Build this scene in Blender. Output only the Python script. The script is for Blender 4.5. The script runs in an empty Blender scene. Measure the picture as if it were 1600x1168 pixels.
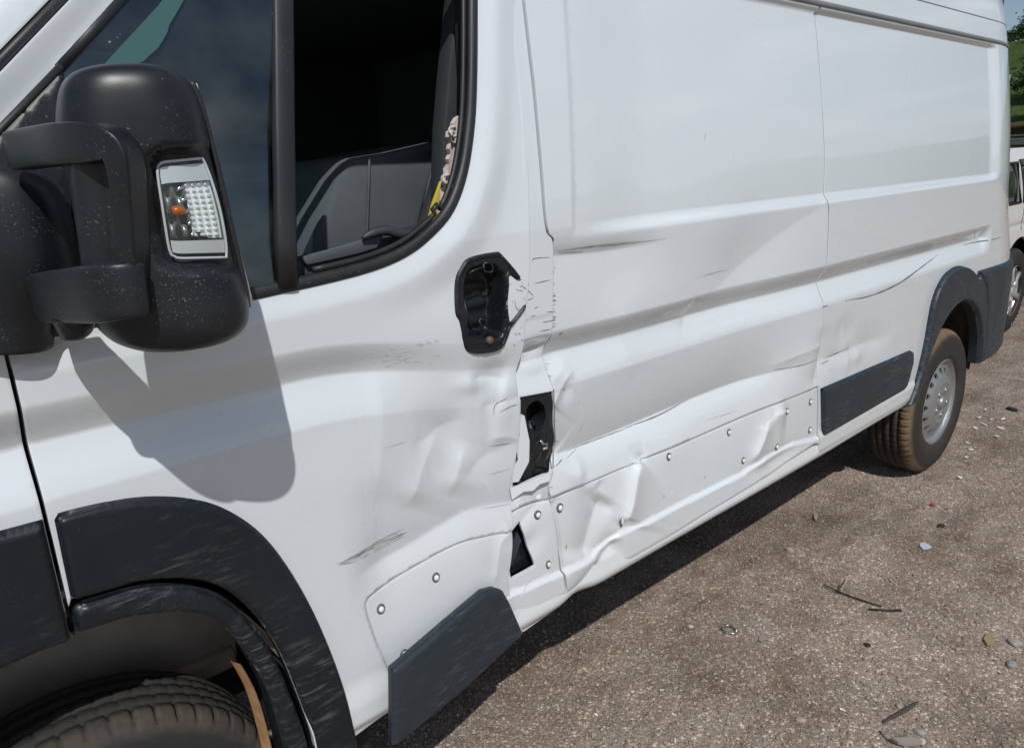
import bpy, bmesh, math, random
import numpy as np
from mathutils import Vector, Matrix, geometry
random.seed(7); rng = np.random.default_rng(7)

# ------------------------------------------------------------------ camera
FPX, VP, ROLL, CAMH = 1150.0, (2165, 197), 2.5, 1.62      # focal length in photo pixels, van-axis vanishing point
_a = math.radians(ROLL)
_d = np.array([(VP[0]-800)/FPX, (VP[1]-584)/FPX, 1.0]); _d /= np.linalg.norm(_d)
_n = np.array([math.sin(_a), math.cos(_a), -(math.sin(_a)*_d[0]+math.cos(_a)*_d[1])/_d[2]]); _n /= np.linalg.norm(_n)
RC = np.array([_d, np.cross(-_n, _d), -_n])               # world = RC @ (right, down, forward)
scene = bpy.context.scene
cam_d = bpy.data.cameras.new('camera'); cam = bpy.data.objects.new('camera', cam_d)
scene.collection.objects.link(cam); scene.camera = cam
cam_d.sensor_fit = 'HORIZONTAL'; cam_d.sensor_width = 36.0; cam_d.lens = FPX/1600*36.0
cam_d.clip_start = 0.02; cam_d.clip_end = 2000
_m = Matrix.Identity(4)
for _i in range(3):
    _m[_i][0] = RC[_i, 0]; _m[_i][1] = -RC[_i, 1]; _m[_i][2] = -RC[_i, 2]
_m[2][3] = CAMH
cam.matrix_world = _m

# ------------------------------------------------------------------ sky, sun, exposure
SUN = Vector((-0.43, -0.76, 1.0)).normalized()            # towards the sun
w = bpy.data.worlds.new('World'); scene.world = w; w.use_nodes = True
nt = w.node_tree; nt.nodes.clear()
def wn(t, **k):
    n = nt.nodes.new(t)
    for a, b in k.items(): setattr(n, a, b)
    return n
sky = wn('ShaderNodeTexSky', sky_type='NISHITA', sun_disc=False)
sky.sun_elevation = math.asin(SUN.z); sky.sun_rotation = math.atan2(SUN.x, SUN.y)
sky.air_density = 1.0; sky.dust_density = 0.8
tc = wn('ShaderNodeTexCoord'); sep = wn('ShaderNodeSeparateXYZ'); nt.links.new(tc.outputs['Generated'], sep.inputs[0])
mz = wn('ShaderNodeMath', operation='MAXIMUM'); mz.inputs[1].default_value = 0.0; nt.links.new(sep.outputs[2], mz.inputs[0])
mz2 = wn('ShaderNodeMath', operation='ADD'); mz2.inputs[1].default_value = 0.12; nt.links.new(mz.outputs[0], mz2.inputs[0])
dx = wn('ShaderNodeMath', operation='DIVIDE'); dy = wn('ShaderNodeMath', operation='DIVIDE')
nt.links.new(sep.outputs[0], dx.inputs[0]); nt.links.new(mz2.outputs[0], dx.inputs[1])
nt.links.new(sep.outputs[1], dy.inputs[0]); nt.links.new(mz2.outputs[0], dy.inputs[1])
cmb = wn('ShaderNodeCombineXYZ'); nt.links.new(dx.outputs[0], cmb.inputs[0]); nt.links.new(dy.outputs[0], cmb.inputs[1])
cn = wn('ShaderNodeTexNoise'); cn.inputs['Scale'].default_value = 1.1; cn.inputs['Detail'].default_value = 7; cn.inputs['Roughness'].default_value = 0.58
nt.links.new(cmb.outputs[0], cn.inputs['Vector'])
cr = wn('ShaderNodeValToRGB'); cr.color_ramp.elements[0].position = 0.45; cr.color_ramp.elements[1].position = 0.66
nt.links.new(cn.outputs['Fac'], cr.inputs[0])
cn2 = wn('ShaderNodeTexNoise'); cn2.inputs['Scale'].default_value = 2.3; cn2.inputs['Detail'].default_value = 5
nt.links.new(cmb.outputs[0], cn2.inputs['Vector'])
cr2 = wn('ShaderNodeValToRGB'); cr2.color_ramp.elements[0].color = (2.0, 2.45, 3.3, 1); cr2.color_ramp.elements[1].color = (8.2, 8.8, 9.6, 1)
cr2.color_ramp.elements[0].position = 0.3; cr2.color_ramp.elements[1].position = 0.7
nt.links.new(cn2.outputs['Fac'], cr2.inputs[0])
mx = wn('ShaderNodeMixRGB'); nt.links.new(cr.outputs[0], mx.inputs[0]); nt.links.new(sky.outputs[0], mx.inputs[1]); nt.links.new(cr2.outputs[0], mx.inputs[2])
bg = wn('ShaderNodeBackground'); bg.inputs[1].default_value = 0.085; nt.links.new(mx.outputs[0], bg.inputs[0])
out = wn('ShaderNodeOutputWorld'); nt.links.new(bg.outputs[0], out.inputs[0])
sl = bpy.data.lights.new('sun', 'SUN'); sl.energy = 3.6; sl.angle = math.radians(0.55); sl.color = (1.0, 0.985, 0.95)
so = bpy.data.objects.new('sun', sl); scene.collection.objects.link(so); so.rotation_euler = SUN.to_track_quat('Z', 'Y').to_euler()
scene.view_settings.view_transform = 'Standard'; scene.view_settings.look = 'None'
scene.view_settings.exposure = -0.2; scene.view_settings.gamma = 1.0; scene.view_settings.use_curve_mapping = False
scene.render.engine = 'CYCLES'
scene.cycles.max_bounces = 6; scene.cycles.transparent_max_bounces = 8

# ------------------------------------------------------------------ tracing helpers (photo pixel -> a point on a real surface)
def ray(u, v): return RC @ np.array([(u-800)/FPX, (v-584)/FPX, 1.0])
def at_y(u, v, y):
    r = ray(u, v); p = r*(y/r[1]); p[2] += CAMH; return p
def at_ground(u, v, z=0.0):
    r = ray(u, v); p = r*((z-CAMH)/r[2]); p[2] += CAMH; return p
def project(P):
    q = (np.asarray(P, float)-np.array([0, 0, CAMH])) @ RC
    return np.stack([800+FPX*q[..., 0]/q[..., 2], 584+FPX*q[..., 1]/q[..., 2]], -1)
YB = 1.222                                                  # plane of the van's side
def sm(a, b, x):
    t = np.clip((x-a)/(b-a), 0, 1); return t*t*(3-2*t)
def tumble(z):
    d = np.maximum(0, z-1.475); return .09*d+.075*d*d
def on_side(u, v, off=0.0):
    y = YB
    for _ in range(30):
        p = at_y(u, v, y); y = .5*y+.5*(YB+float(tumble(p[2]))+off)
    return p
def side(pts, off=0.0): return [tuple(on_side(*q, off)[[0, 2]]) for q in pts]
def spline(pts, n=8, closed=False):
    P = np.array(pts, float); N = len(P); o = []
    rngN = N if closed else N-1
    for i in range(rngN):
        p0 = P[(i-1) % N] if (closed or i > 0) else 2*P[0]-P[1]
        p1 = P[i]; p2 = P[(i+1) % N]; p3 = P[(i+2) % N] if (closed or i+2 < N) else 2*P[-1]-P[-2]
        for k in range(n):
            t = k/n
            o.append(tuple(.5*((2*p1)+(-p0+p2)*t+(2*p0-5*p1+4*p2-p3)*t*t+(-p0+3*p1-3*p2+p3)*t**3)))
    if not closed: o.append(tuple(P[-1]))
    return o
def polydist(x, z, pts, closed=False):
    P = np.array(pts, float); n = len(P); best = np.full(x.shape, 1e9); sg = np.ones(x.shape); tt = np.zeros(x.shape)
    segs = n if closed else n-1
    L = np.array([np.hypot(*(P[(i+1) % n]-P[i])) for i in range(segs)]); tot = L.sum(); acc = 0
    for i in range(segs):
        a = P[i]; b = P[(i+1) % n]; e = b-a; l2 = max(1e-12, (e**2).sum())
        t = np.clip(((x-a[0])*e[0]+(z-a[1])*e[1])/l2, 0, 1)
        qx = x-a[0]-t*e[0]; qz = z-a[1]-t*e[1]; d = np.hypot(qx, qz); m = d < best
        best = np.where(m, d, best); sg = np.where(m, np.sign(e[0]*qz-e[1]*qx), sg); tt = np.where(m, (acc+t*L[i])/tot, tt); acc += L[i]
    return best, sg, tt
def inside(x, z, pts):
    P = np.array(pts, float); r = np.zeros(x.shape, bool); j = len(P)-1
    for i in range(len(P)):
        xi, zi = P[i]; xj, zj = P[j]
        c = (zi > z) != (zj > z)
        with np.errstate(divide='ignore', invalid='ignore'):
            xx = (xj-xi)*(z-zi)/(zj-zi if zj != zi else 1e-12)+xi
        r ^= c & (x < xx); j = i
    return r

# ------------------------------------------------------------------ objects
COL = scene.collection
def tag(o, label=None, cat=None, group=None, kind=None):
    if label: o['label'] = label
    if cat: o['category'] = cat
    if group: o['group'] = group
    if kind: o['kind'] = kind
    return o
def empty(name, loc=(0, 0, 0)):
    o = bpy.data.objects.new(name, None); COL.objects.link(o); o.location = loc; o.empty_display_size = .1; return o
def mesh(name, V, Fc, mat, parent=None, smooth=True, normals=None):
    me = bpy.data.meshes.new(name); me.from_pydata([tuple(map(float, p)) for p in V], [], [tuple(map(int, f)) for f in Fc])
    if smooth: me.polygons.foreach_set('use_smooth', [True]*len(me.polygons))
    for m in (mat if isinstance(mat, (list, tuple)) else [mat]): me.materials.append(m)
    me.update()
    if normals is not None: me.normals_split_custom_set_from_vertices(normals)
    o = bpy.data.objects.new(name, me); COL.objects.link(o)
    if parent is not None:
        o.parent = parent; o.matrix_parent_inverse = Matrix.Translation(-world_loc(parent))
    return o
def world_loc(o):
    l = Vector((0, 0, 0))
    if o.type == 'EMPTY': l = Vector(o.location)
    return l
def copy_to(o, loc=None, parent='same'):
    c = o.copy(); COL.objects.link(c)
    if parent != 'same': c.parent = parent
    if loc is not None: c.location = loc
    return c
def box(V, Fc, c, s, rot=None):
    b = len(V)
    for i in range(8):
        p = Vector(((i & 1)*2-1, (i >> 1 & 1)*2-1, (i >> 2)*2-1)); p = Vector((p.x*s[0]/2, p.y*s[1]/2, p.z*s[2]/2))
        if rot: p = rot @ p
        V.append((c[0]+p.x, c[1]+p.y, c[2]+p.z))
    for f in ((0, 2, 3, 1), (4, 5, 7, 6), (0, 1, 5, 4), (2, 6, 7, 3), (0, 4, 6, 2), (1, 3, 7, 5)): Fc.append([b+k for k in f])
def box_obj(name, c, s, mat, parent=None, bevel=.004, rot=None, seg=2):
    V, Fc = [], []; box(V, Fc, c, s, rot)
    me = bpy.data.meshes.new(name); bm = bmesh.new()
    vs = [bm.verts.new(v) for v in V]
    for f in Fc: bm.faces.new([vs[k] for k in f])
    bmesh.ops.recalc_face_normals(bm, faces=bm.faces)
    if bevel: bmesh.ops.bevel(bm, geom=bm.edges[:], offset=bevel, segments=seg, profile=.5, affect='EDGES')
    bm.to_mesh(me); bm.free(); me.materials.append(mat)
    me.polygons.foreach_set('use_smooth', [True]*len(me.polygons))
    o = bpy.data.objects.new(name, me); COL.objects.link(o)
    if parent is not None: o.parent = parent; o.matrix_parent_inverse = Matrix.Translation(-world_loc(parent))
    return o
def tube(path, rad, mat, name, parent=None, seg=10, flat=1.0, up=None, power=2.0, smooth_path=0):
    P = np.array(path, float)
    if smooth_path: P = np.array(spline(P, smooth_path))
    n = len(P); R_ = np.interp(np.linspace(0, 1, n), np.linspace(0, 1, len(np.atleast_1d(rad))), np.atleast_1d(rad)) if np.ndim(rad) else np.full(n, rad)
    F_ = np.interp(np.linspace(0, 1, n), np.linspace(0, 1, len(np.atleast_1d(flat))), np.atleast_1d(flat)) if np.ndim(flat) else np.full(n, flat)
    V, Fc = [], []; prev = np.array(up if up is not None else (0.13, 0.2, 1.0), float)
    for i in range(n):
        t = P[min(i+1, n-1)]-P[max(i-1, 0)]; t /= np.linalg.norm(t)+1e-12
        a = prev-t*prev.dot(t); a /= np.linalg.norm(a)+1e-12; b = np.cross(t, a); prev = a
        for k in range(seg):
            th = 2*math.pi*k/seg; c, s = math.cos(th), math.sin(th)
            c = math.copysign(abs(c)**(2/power), c); s = math.copysign(abs(s)**(2/power), s)
            V.append(P[i]+R_[i]*(c*a+s*F_[i]*b))
    for i in range(n-1):
        for k in range(seg):
            Fc.append((i*seg+k, i*seg+(k+1) % seg, (i+1)*seg+(k+1) % seg, (i+1)*seg+k))
    Fc.append(tuple(range(seg))[::-1]); Fc.append(tuple((n-1)*seg+k for k in range(seg)))
    return mesh(name, V, Fc, mat, parent)
def lathe(prof, seg, cen, mat, name, parent=None, mod=None, closed=False, matfn=None):
    """prof: (radius, y offset) about an axis along Y through cen."""
    V, Fc = [], []; n = len(prof)
    for i in range(seg):
        th = 2*math.pi*i/seg
        for k, (r, y) in enumerate(prof):
            rr = r+(mod(i, k) if mod else 0); V.append((cen[0]+rr*math.cos(th), cen[1]+y, cen[2]+rr*math.sin(th)))
    for i in range(seg):
        j = (i+1) % seg
        for k in range(n if closed else n-1):
            k2 = (k+1) % n; Fc.append((i*n+k, j*n+k, j*n+k2, i*n+k2))
    return mesh(name, V, Fc, mat, parent)
def resample(loop, step):
    o = []; n = len(loop)
    for i in range(n):
        a = np.array(loop[i], float); b = np.array(loop[(i+1) % n], float); L = np.hypot(*(b-a)); k = max(1, int(round(L/step)))
        for j in range(k): o.append(a+(b-a)*j/k)
    return np.array(o)
def sheet(name, outline, fn, mat, parent, holes=(), step=.01, coarse=None, zsplit=None, thick=.012, curl=.35, lines=()):
    """A pressed sheet: outline in (x, z), depth y = fn(x, z), open holes, turned-in edges of real thickness."""
    loops = [resample(outline, step)]+[resample(h, min(step, .008)) for h in holes]
    A = np.array(outline, float)
    xs0, zs0 = A.min(0); xs1, zs1 = A.max(0)
    def grid(st, z0, z1):
        gx = np.arange(xs0+st*.5, xs1, st); gz = np.arange(z0+st*.4, z1, st*.87)
        X, Z = np.meshgrid(gx, gz); X = X+(np.arange(len(gz)) % 2)[:, None]*st*.5
        return np.stack([X.ravel(), Z.ravel()], 1)
    if coarse: G = np.vstack([grid(step, zs0, min(zs1, zsplit)), grid(coarse, zsplit+step, zs1)]) if zs1 > zsplit else grid(step, zs0, zs1)
    else: G = grid(step, zs0, zs1)
    keep = inside(G[:, 0], G[:, 1], loops[0])
    for h in loops[1:]: keep &= ~inside(G[:, 0], G[:, 1], h)
    G = G[keep]
    for l in loops:
        d, _, _ = polydist(G[:, 0], G[:, 1], l, True); G = G[d > step*.55]
    for l in loops:
        n_ = len(l); tn = np.roll(l, -1, 0)-np.roll(l, 1, 0); tn = tn/(np.linalg.norm(tn, axis=1)[:, None]+1e-9)
        ar = np.sum(l[:, 0]*np.roll(l[:, 1], -1)-np.roll(l[:, 0], -1)*l[:, 1]); sg_ = (1 if ar > 0 else -1)*(1 if l is loops[0] else -1)
        r_ = l+np.stack([-tn[:, 1], tn[:, 0]], 1)*sg_*min(.0045, step*.5); ok = inside(r_[:, 0], r_[:, 1], loops[0])
        for h in loops[1:]: ok &= ~inside(r_[:, 0], r_[:, 1], h)
        r_ = r_[ok]
        if len(r_):
            d, _, _ = polydist(r_[:, 0], r_[:, 1], l, True); r_ = r_[d > min(.0045, step*.5)*.8]; G = np.vstack([G, r_])
    LN = []                                                  # pressed lines: rows of vertices that follow them
    for ln, w_ in lines:
        A_ = np.array(ln, float); q = np.concatenate([np.linspace(A_[i], A_[i+1], max(2, int(np.hypot(*(A_[i+1]-A_[i]))/.006)), endpoint=False) for i in range(len(A_)-1)])
        d, _, _ = polydist(G[:, 0], G[:, 1], A_); G = G[d > w_+.003]
        tn = np.gradient(q, axis=0); tn /= np.linalg.norm(tn, axis=1)[:, None]+1e-9; nr = np.stack([-tn[:, 1], tn[:, 0]], 1)
        for k_ in (-w_, 0, w_):
            r_ = q+nr*k_; ok = inside(r_[:, 0], r_[:, 1], loops[0])
            for h in loops[1:]: ok &= ~inside(r_[:, 0], r_[:, 1], h)
            r_ = r_[ok]
            for l in loops:
                if len(r_): d, _, _ = polydist(r_[:, 0], r_[:, 1], l, True); r_ = r_[d > .0025]
            if len(r_): LN.append(r_)
    if LN: G = np.vstack([G]+LN)
    pts = [Vector(p) for l in loops for p in l]; edges = []; b = 0
    for l in loops:
        edges += [(b+i, b+(i+1) % len(l)) for i in range(len(l))]; b += len(l)
    nb = b; pts += [Vector(p) for p in G]
    V2, _, T, ov, _, _ = geometry.delaunay_2d_cdt(pts, edges, [], 0, 1e-6)
    V2 = np.array([tuple(p) for p in V2]); T = np.array([t for t in T if len(t) == 3])
    C = V2[T].mean(1); k = inside(C[:, 0], C[:, 1], loops[0])
    for h in loops[1:]: k &= ~inside(C[:, 0], C[:, 1], h)
    T = T[k]
    x, z = V2[:, 0], V2[:, 1]; y = fn(x, z); e = .0015
    nx = (fn(x+e, z)-fn(x-e, z))/(2*e); nz = (fn(x, z+e)-fn(x, z-e))/(2*e)
    N = np.stack([nx, -np.ones_like(nx), nz], 1); N /= np.linalg.norm(N, axis=1)[:, None]
    remap = {}
    for vi, src in enumerate(ov):
        for s_ in src: remap[s_] = vi
    V = np.stack([x, y, z], 1)
    a = V2[T[:, 1]]-V2[T[:, 0]]; c2 = V2[T[:, 2]]-V2[T[:, 0]]; cr_ = a[:, 0]*c2[:, 1]-a[:, 1]*c2[:, 0]
    T = np.where((cr_ < 0)[:, None], T[:, ::-1], T)          # front faces look towards -y
    V = list(map(tuple, V)); Fc = [tuple(t) for t in T]; Nn = list(map(tuple, N)); b = 0
    for l in loops:
        n = len(l); ids = [remap.get(b+i) for i in range(n)]; b += n
        area = sum(l[i][0]*l[(i+1) % n][1]-l[(i+1) % n][0]*l[i][1] for i in range(n)); sgn = 1 if area > 0 else -1
        if l is not loops[0]: sgn = -sgn
        st = len(V)
        for i in range(n):
            q = V[ids[i]]; t = np.array(l[(i+1) % n])-np.array(l[i-1]); t = t/(np.hypot(*t)+1e-9); on = np.array([t[1], -t[0]])*sgn
            if curl:
                nn = np.array(Nn[ids[i]])+curl*np.array([on[0], 0, on[1]]); Nn[ids[i]] = tuple(nn/np.linalg.norm(nn))
            for dd in (0, thick):
                V.append((q[0], q[1]+dd, q[2])); Nn.append((on[0], 0, on[1]))
        for i in range(n):
            p0, p1 = st+2*i, st+2*((i+1) % n); f = (p0, p0+1, p1+1, p1)
            Fc.append(f if sgn > 0 else f[::-1])
    return mesh(name, V, Fc, mat, parent, True, Nn)
def slab(name, loop3, thick_vec, mat, parent, bevel=.003):
    """polygon (3-D points) given real thickness"""
    me = bpy.data.meshes.new(name); bm = bmesh.new(); vs = [bm.verts.new(tuple(p)) for p in loop3]; f = bm.faces.new(vs)
    r = bmesh.ops.extrude_face_region(bm, geom=[f]); nv = [g for g in r['geom'] if isinstance(g, bmesh.types.BMVert)]
    bmesh.ops.translate(bm, verts=nv, vec=Vector(thick_vec)); bmesh.ops.recalc_face_normals(bm, faces=bm.faces)
    if bevel: bmesh.ops.bevel(bm, geom=[e for e in bm.edges if e.calc_face_angle(0) > .5], offset=bevel, segments=2, profile=.5, affect='EDGES')
    bm.to_mesh(me); bm.free(); me.materials.append(mat); me.polygons.foreach_set('use_smooth', [True]*len(me.polygons))
    try: me.set_sharp_from_angle(angle=math.radians(35))
    except Exception: pass
    o = bpy.data.objects.new(name, me); COL.objects.link(o)
    if parent is not None: o.parent = parent; o.matrix_parent_inverse = Matrix.Translation(-world_loc(parent))
    return o

# ------------------------------------------------------------------ materials
class Mat:
    def __init__(s, name):
        s.m = bpy.data.materials.new(name); s.m.use_nodes = True; s.t = s.m.node_tree; s.p = s.t.nodes['Principled BSDF']
        s.tc = s.t.nodes.new('ShaderNodeTexCoord')
    def set(s, **k):
        for a, b in k.items():
            i = s.p.inputs[a.replace('_', ' ')]
            i.default_value = (*b, 1) if isinstance(b, tuple) and len(b) == 3 else b
        return s
    def node(s, t, **k):
        n = s.t.nodes.new(t)
        for a, b in k.items(): setattr(n, a, b)
        return n
    def link(s, a, b): s.t.links.new(a, b)
    def noise(s, scale, detail=4, rough=.55, stretch=None, rot=None, vec=None):
        n = s.node('ShaderNodeTexNoise'); n.inputs['Scale'].default_value = scale; n.inputs['Detail'].default_value = detail; n.inputs['Roughness'].default_value = rough
        v = vec or s.tc.outputs['Object']
        if stretch or rot:
            mp = s.node('ShaderNodeMapping'); mp.inputs['Scale'].default_value = stretch or (1, 1, 1); mp.inputs['Rotation'].default_value = rot or (0, 0, 0)
            s.link(v, mp.inputs['Vector']); v = mp.outputs[0]
        s.link(v, n.inputs['Vector']); return n.outputs['Fac']
    def ramp(s, fac, stops):
        r = s.node('ShaderNodeValToRGB'); els = r.color_ramp.elements
        while len(els) < len(stops): els.new(.5)
        for e, (p, c) in zip(els, stops):
            e.position = p; e.color = (c, c, c, 1) if not isinstance(c, tuple) else (*c, 1)
        s.link(fac, r.inputs[0]); return r.outputs[0]
    def mix(s, fac, a, b, mode='MIX'):
        n = s.node('ShaderNodeMixRGB', blend_type=mode)
        for i, v in ((0, fac), (1, a), (2, b)):
            if isinstance(v, (int, float)): n.inputs[i].default_value = v
            elif isinstance(v, tuple): n.inputs[i].default_value = (*v, 1)
            else: s.link(v, n.inputs[i])
        return n.outputs[0]
    def math(s, op, a, b=0.0):
        n = s.node('ShaderNodeMath', operation=op)
        for i, v in ((0, a), (1, b)):
            if isinstance(v, (int, float)): n.inputs[i].default_value = v
            else: s.link(v, n.inputs[i])
        return n.outputs[0]
    def base(s, c): s.link(c, s.p.inputs['Base Color']); return s
    def rough(s, c): s.link(c, s.p.inputs['Roughness']); return s
    def bump(s, h, strength=.3, dist=.002):
        b = s.node('ShaderNodeBump'); b.inputs['Strength'].default_value = strength; b.inputs['Distance'].default_value = dist
        s.link(h, b.inputs['Height']); s.link(b.outputs[0], s.p.inputs['Normal']); return s
    def z(s):
        q = s.node('ShaderNodeSeparateXYZ'); s.link(s.tc.outputs['Object'], q.inputs[0]); return q.outputs[2]

def paint(name='white_van_paint', c=(.668, .712, .745)):
    m = Mat(name).set(Roughness=.34, Coat_Weight=1.0, Coat_Roughness=.035, Coat_IOR=1.6, Specular_IOR_Level=.5)
    g = m.ramp(m.noise(3.0, 6, .65), [(.35, 0), (.75, 1)])
    f = m.ramp(m.noise(90, 3, .6), [(.60, 0), (.72, 1)])
    low = m.math('SUBTRACT', 1.0, m.math('MULTIPLY', m.z(), 0.75))                 # road film, thicker near the road
    low = m.math('MAXIMUM', low, 0.0)
    film = m.math('MULTIPLY', m.math('MULTIPLY', g, low), .42)
    c1 = m.mix(film, c, (.56, .50, .42))
    c2 = m.mix(m.math('MULTIPLY', m.math('MULTIPLY', f, g), .10), c1, (.35, .31, .27))
    m.base(c2); m.rough(m.ramp(g, [(0, .24), (1, .38)]))
    m.bump(m.noise(5, 2), .015, .004)
    return m.m
def plastic(name, c=(.026, .029, .033), rough=.48, dust=.35, streak=None, grain=900, dustc=(.30, .29, .27), rot=(0, 0, 0), sk=.42):
    m = Mat(name).set(Specular_IOR_Level=.45)
    n1 = m.ramp(m.noise(5, 5, .6), [(.35, 0), (.8, 1)])
    cm_ = m.ramp(m.noise(11, 3, .6), [(.46, .0), (.66, 1)])
    sp = m.math('MULTIPLY', m.ramp(m.noise(330, 3, .65), [(.61, 0), (.68, 1)]), cm_)
    col = m.mix(m.math('MULTIPLY', n1, dust*.35), c, (.075, .085, .095))
    col = m.mix(m.math('MULTIPLY', sp, dust), col, dustc)
    if streak:
        s1 = m.ramp(m.noise(42, 3, .7, stretch=streak, rot=rot), [(.52, 0), (.70, 1)])
        s2 = m.ramp(m.noise(3.2, 3, .6), [(.40, 0), (.58, 1)])
        col = m.mix(m.math('MULTIPLY', m.math('MULTIPLY', s1, s2), sk), col, (.30, .31, .32))
    m.base(col); m.rough(m.ramp(n1, [(0, rough-.05), (1, rough+.12)]))
    m.bump(m.noise(grain, 2, .5), .25, .0004)
    return m.m
def simple(name, c, rough=.6, metal=0.0, bump=None, var=.25, vs=8):
    m = Mat(name).set(Roughness=rough, Metallic=metal)
    n = m.noise(vs, 5, .6); m.base(m.mix(n, tuple(x*(1-var) for x in c), tuple(min(1, x*(1+var)) for x in c)))
    if bump: m.bump(m.noise(bump[0], 4), bump[1], bump[2])
    return m.m
def glass(name, tint=(.62, .72, .72), ior=1.5, rough=.0, see=.9):
    m = Mat(name); t = m.t; t.nodes.remove(m.p)
    o = [n for n in t.nodes if n.type == 'OUTPUT_MATERIAL'][0]
    tr = m.node('ShaderNodeBsdfTransparent'); tr.inputs[0].default_value = (*tint, 1)
    gl = m.node('ShaderNodeBsdfGlossy'); gl.inputs['Roughness'].default_value = rough; gl.inputs[0].default_value = (.92, .96, 1, 1)
    lw = m.node('ShaderNodeLayerWeight'); lw.inputs[0].default_value = .5; f0 = ((ior-1)/(ior+1))**2
    fac = m.math('ADD', m.math('MULTIPLY', m.math('POWER', lw.outputs['Facing'], 5.0), 1-f0), f0)
    mxs = m.node('ShaderNodeMixShader'); m.link(fac, mxs.inputs[0]); m.link(tr.outputs[0], mxs.inputs[1]); m.link(gl.outputs[0], mxs.inputs[2])
    # dust specks and film on the pane; film also paints in cloud reflections
    df = m.node('ShaderNodeBsdfDiffuse'); df.inputs[0].default_value = (.55, .55, .53, 1)
    sp = m.ramp(m.noise(120, 2, .5), [(.735, 0), (.76, .7)]); fm = m.ramp(m.noise(4, 4, .6), [(.42, 0.0), (.75, .07)])
    f = m.math('ADD', m.math('MULTIPLY', sp, m.ramp(m.noise(6, 2), [(.5, 0), (.7, 1)])), fm)
    m2 = m.node('ShaderNodeMixShader'); m.link(f, m2.inputs[0]); m.link(mxs.outputs[0], m2.inputs[1]); m.link(df.outputs[0], m2.inputs[2])
    m.link(m2.outputs[0], o.inputs[0]); return m.m

M = {}
M['paint'] = paint()
M['black'] = plastic('black_mirror_plastic', (.0060, .0082, .0115), .40, .5)
M['clad'] = plastic('black_cladding_plastic', (.0065, .0100, .0145), .42, .18, streak=(.35, 1, 2.6), rot=(0, .5, 0))
M['clad2'] = plastic('scuffed_grey_cladding', (.018, .027, .036), .46, .22, streak=(.5, 1, 3.4), rot=(0, .7, 0), sk=.20)
M['trim'] = plastic('dark_interior_trim', (.034, .039, .044), .55, .25)
M['seal'] = plastic('rubber_seal', (.015, .016, .018), .45, .5)
M['dark'] = simple('dark_cavity', (.012, .013, .014), .8)
M['pitch'] = simple('cab_lining', (.055, .064, .076), .9)
M['seat'] = simple('charcoal_seat_cloth', (.085, .10, .112), .95, bump=(900, .4, .001))
M['glass'] = glass('side_glass', (.36, .48, .50), 1.85)
M['teal'] = glass('green_tinted_glass', (.70, .82, .78), 1.5)
M['mirror'] = simple('mirror_glass', (.8, .82, .84), .02, 1.0, var=.02)
M['steel'] = simple('silver_wheel_paint', (.40, .41, .42), .34, .7, var=.12, bump=(300, .1, .001))
M['alloy'] = simple('alloy_wheel', (.62, .61, .60), .30, .7, var=.12)
M['scratch_and_shade'] = simple('dark_scratch_and_shade', (.13, .13, .13), .7, var=.5, vs=160)  # also colours the painted shadow line of the sliding door dent
M['scratch_and_shade2'] = simple('pale_grey_scratch', (.42, .42, .41), .6, var=.35, vs=160)
M['rub'] = simple('chalky_rub_mark', (.70, .71, .68), .8, var=.06)
M['rust'] = simple('rusty_arch_edge', (.34, .19, .085), .9, var=.5, vs=30, bump=(60, .6, .004))
M['bolt'] = simple('brown_bolt', (.16, .10, .065), .6, .3)
M['chrome'] = simple('chrome', (.75, .77, .78), .14, 1.0, var=.05)
M['white_clip'] = simple('white_clip_plastic', (.74, .75, .77), .4, var=.05)
M['ring'] = simple('grey_clip_ring', (.10, .105, .11), .55)
M['cloth'] = simple('pale_torn_cloth', (.62, .54, .50), .9, var=.2, vs=30)
M['yellow'] = simple('yellow_panel', (.62, .47, .05), .6, var=.1)
M['amber'] = Mat('amber_bulb').set(Base_Color=(.60, .13, .01), Roughness=.15, Transmission_Weight=.3).m
M['frost'] = Mat('frosted_lens').set(Base_Color=(.62, .65, .67), Roughness=.22, Metallic=.25, Coat_Weight=.5).m
M['prism'] = Mat('lamp_prism').set(Base_Color=(.86, .89, .90), Roughness=.2, Metallic=.12, Coat_Weight=.6).m
M['lens'] = glass('clear_lens', (.95, .97, .97), 1.5)
M['suvpaint'] = paint('white_suv_paint', (.78, .78, .77))

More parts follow.
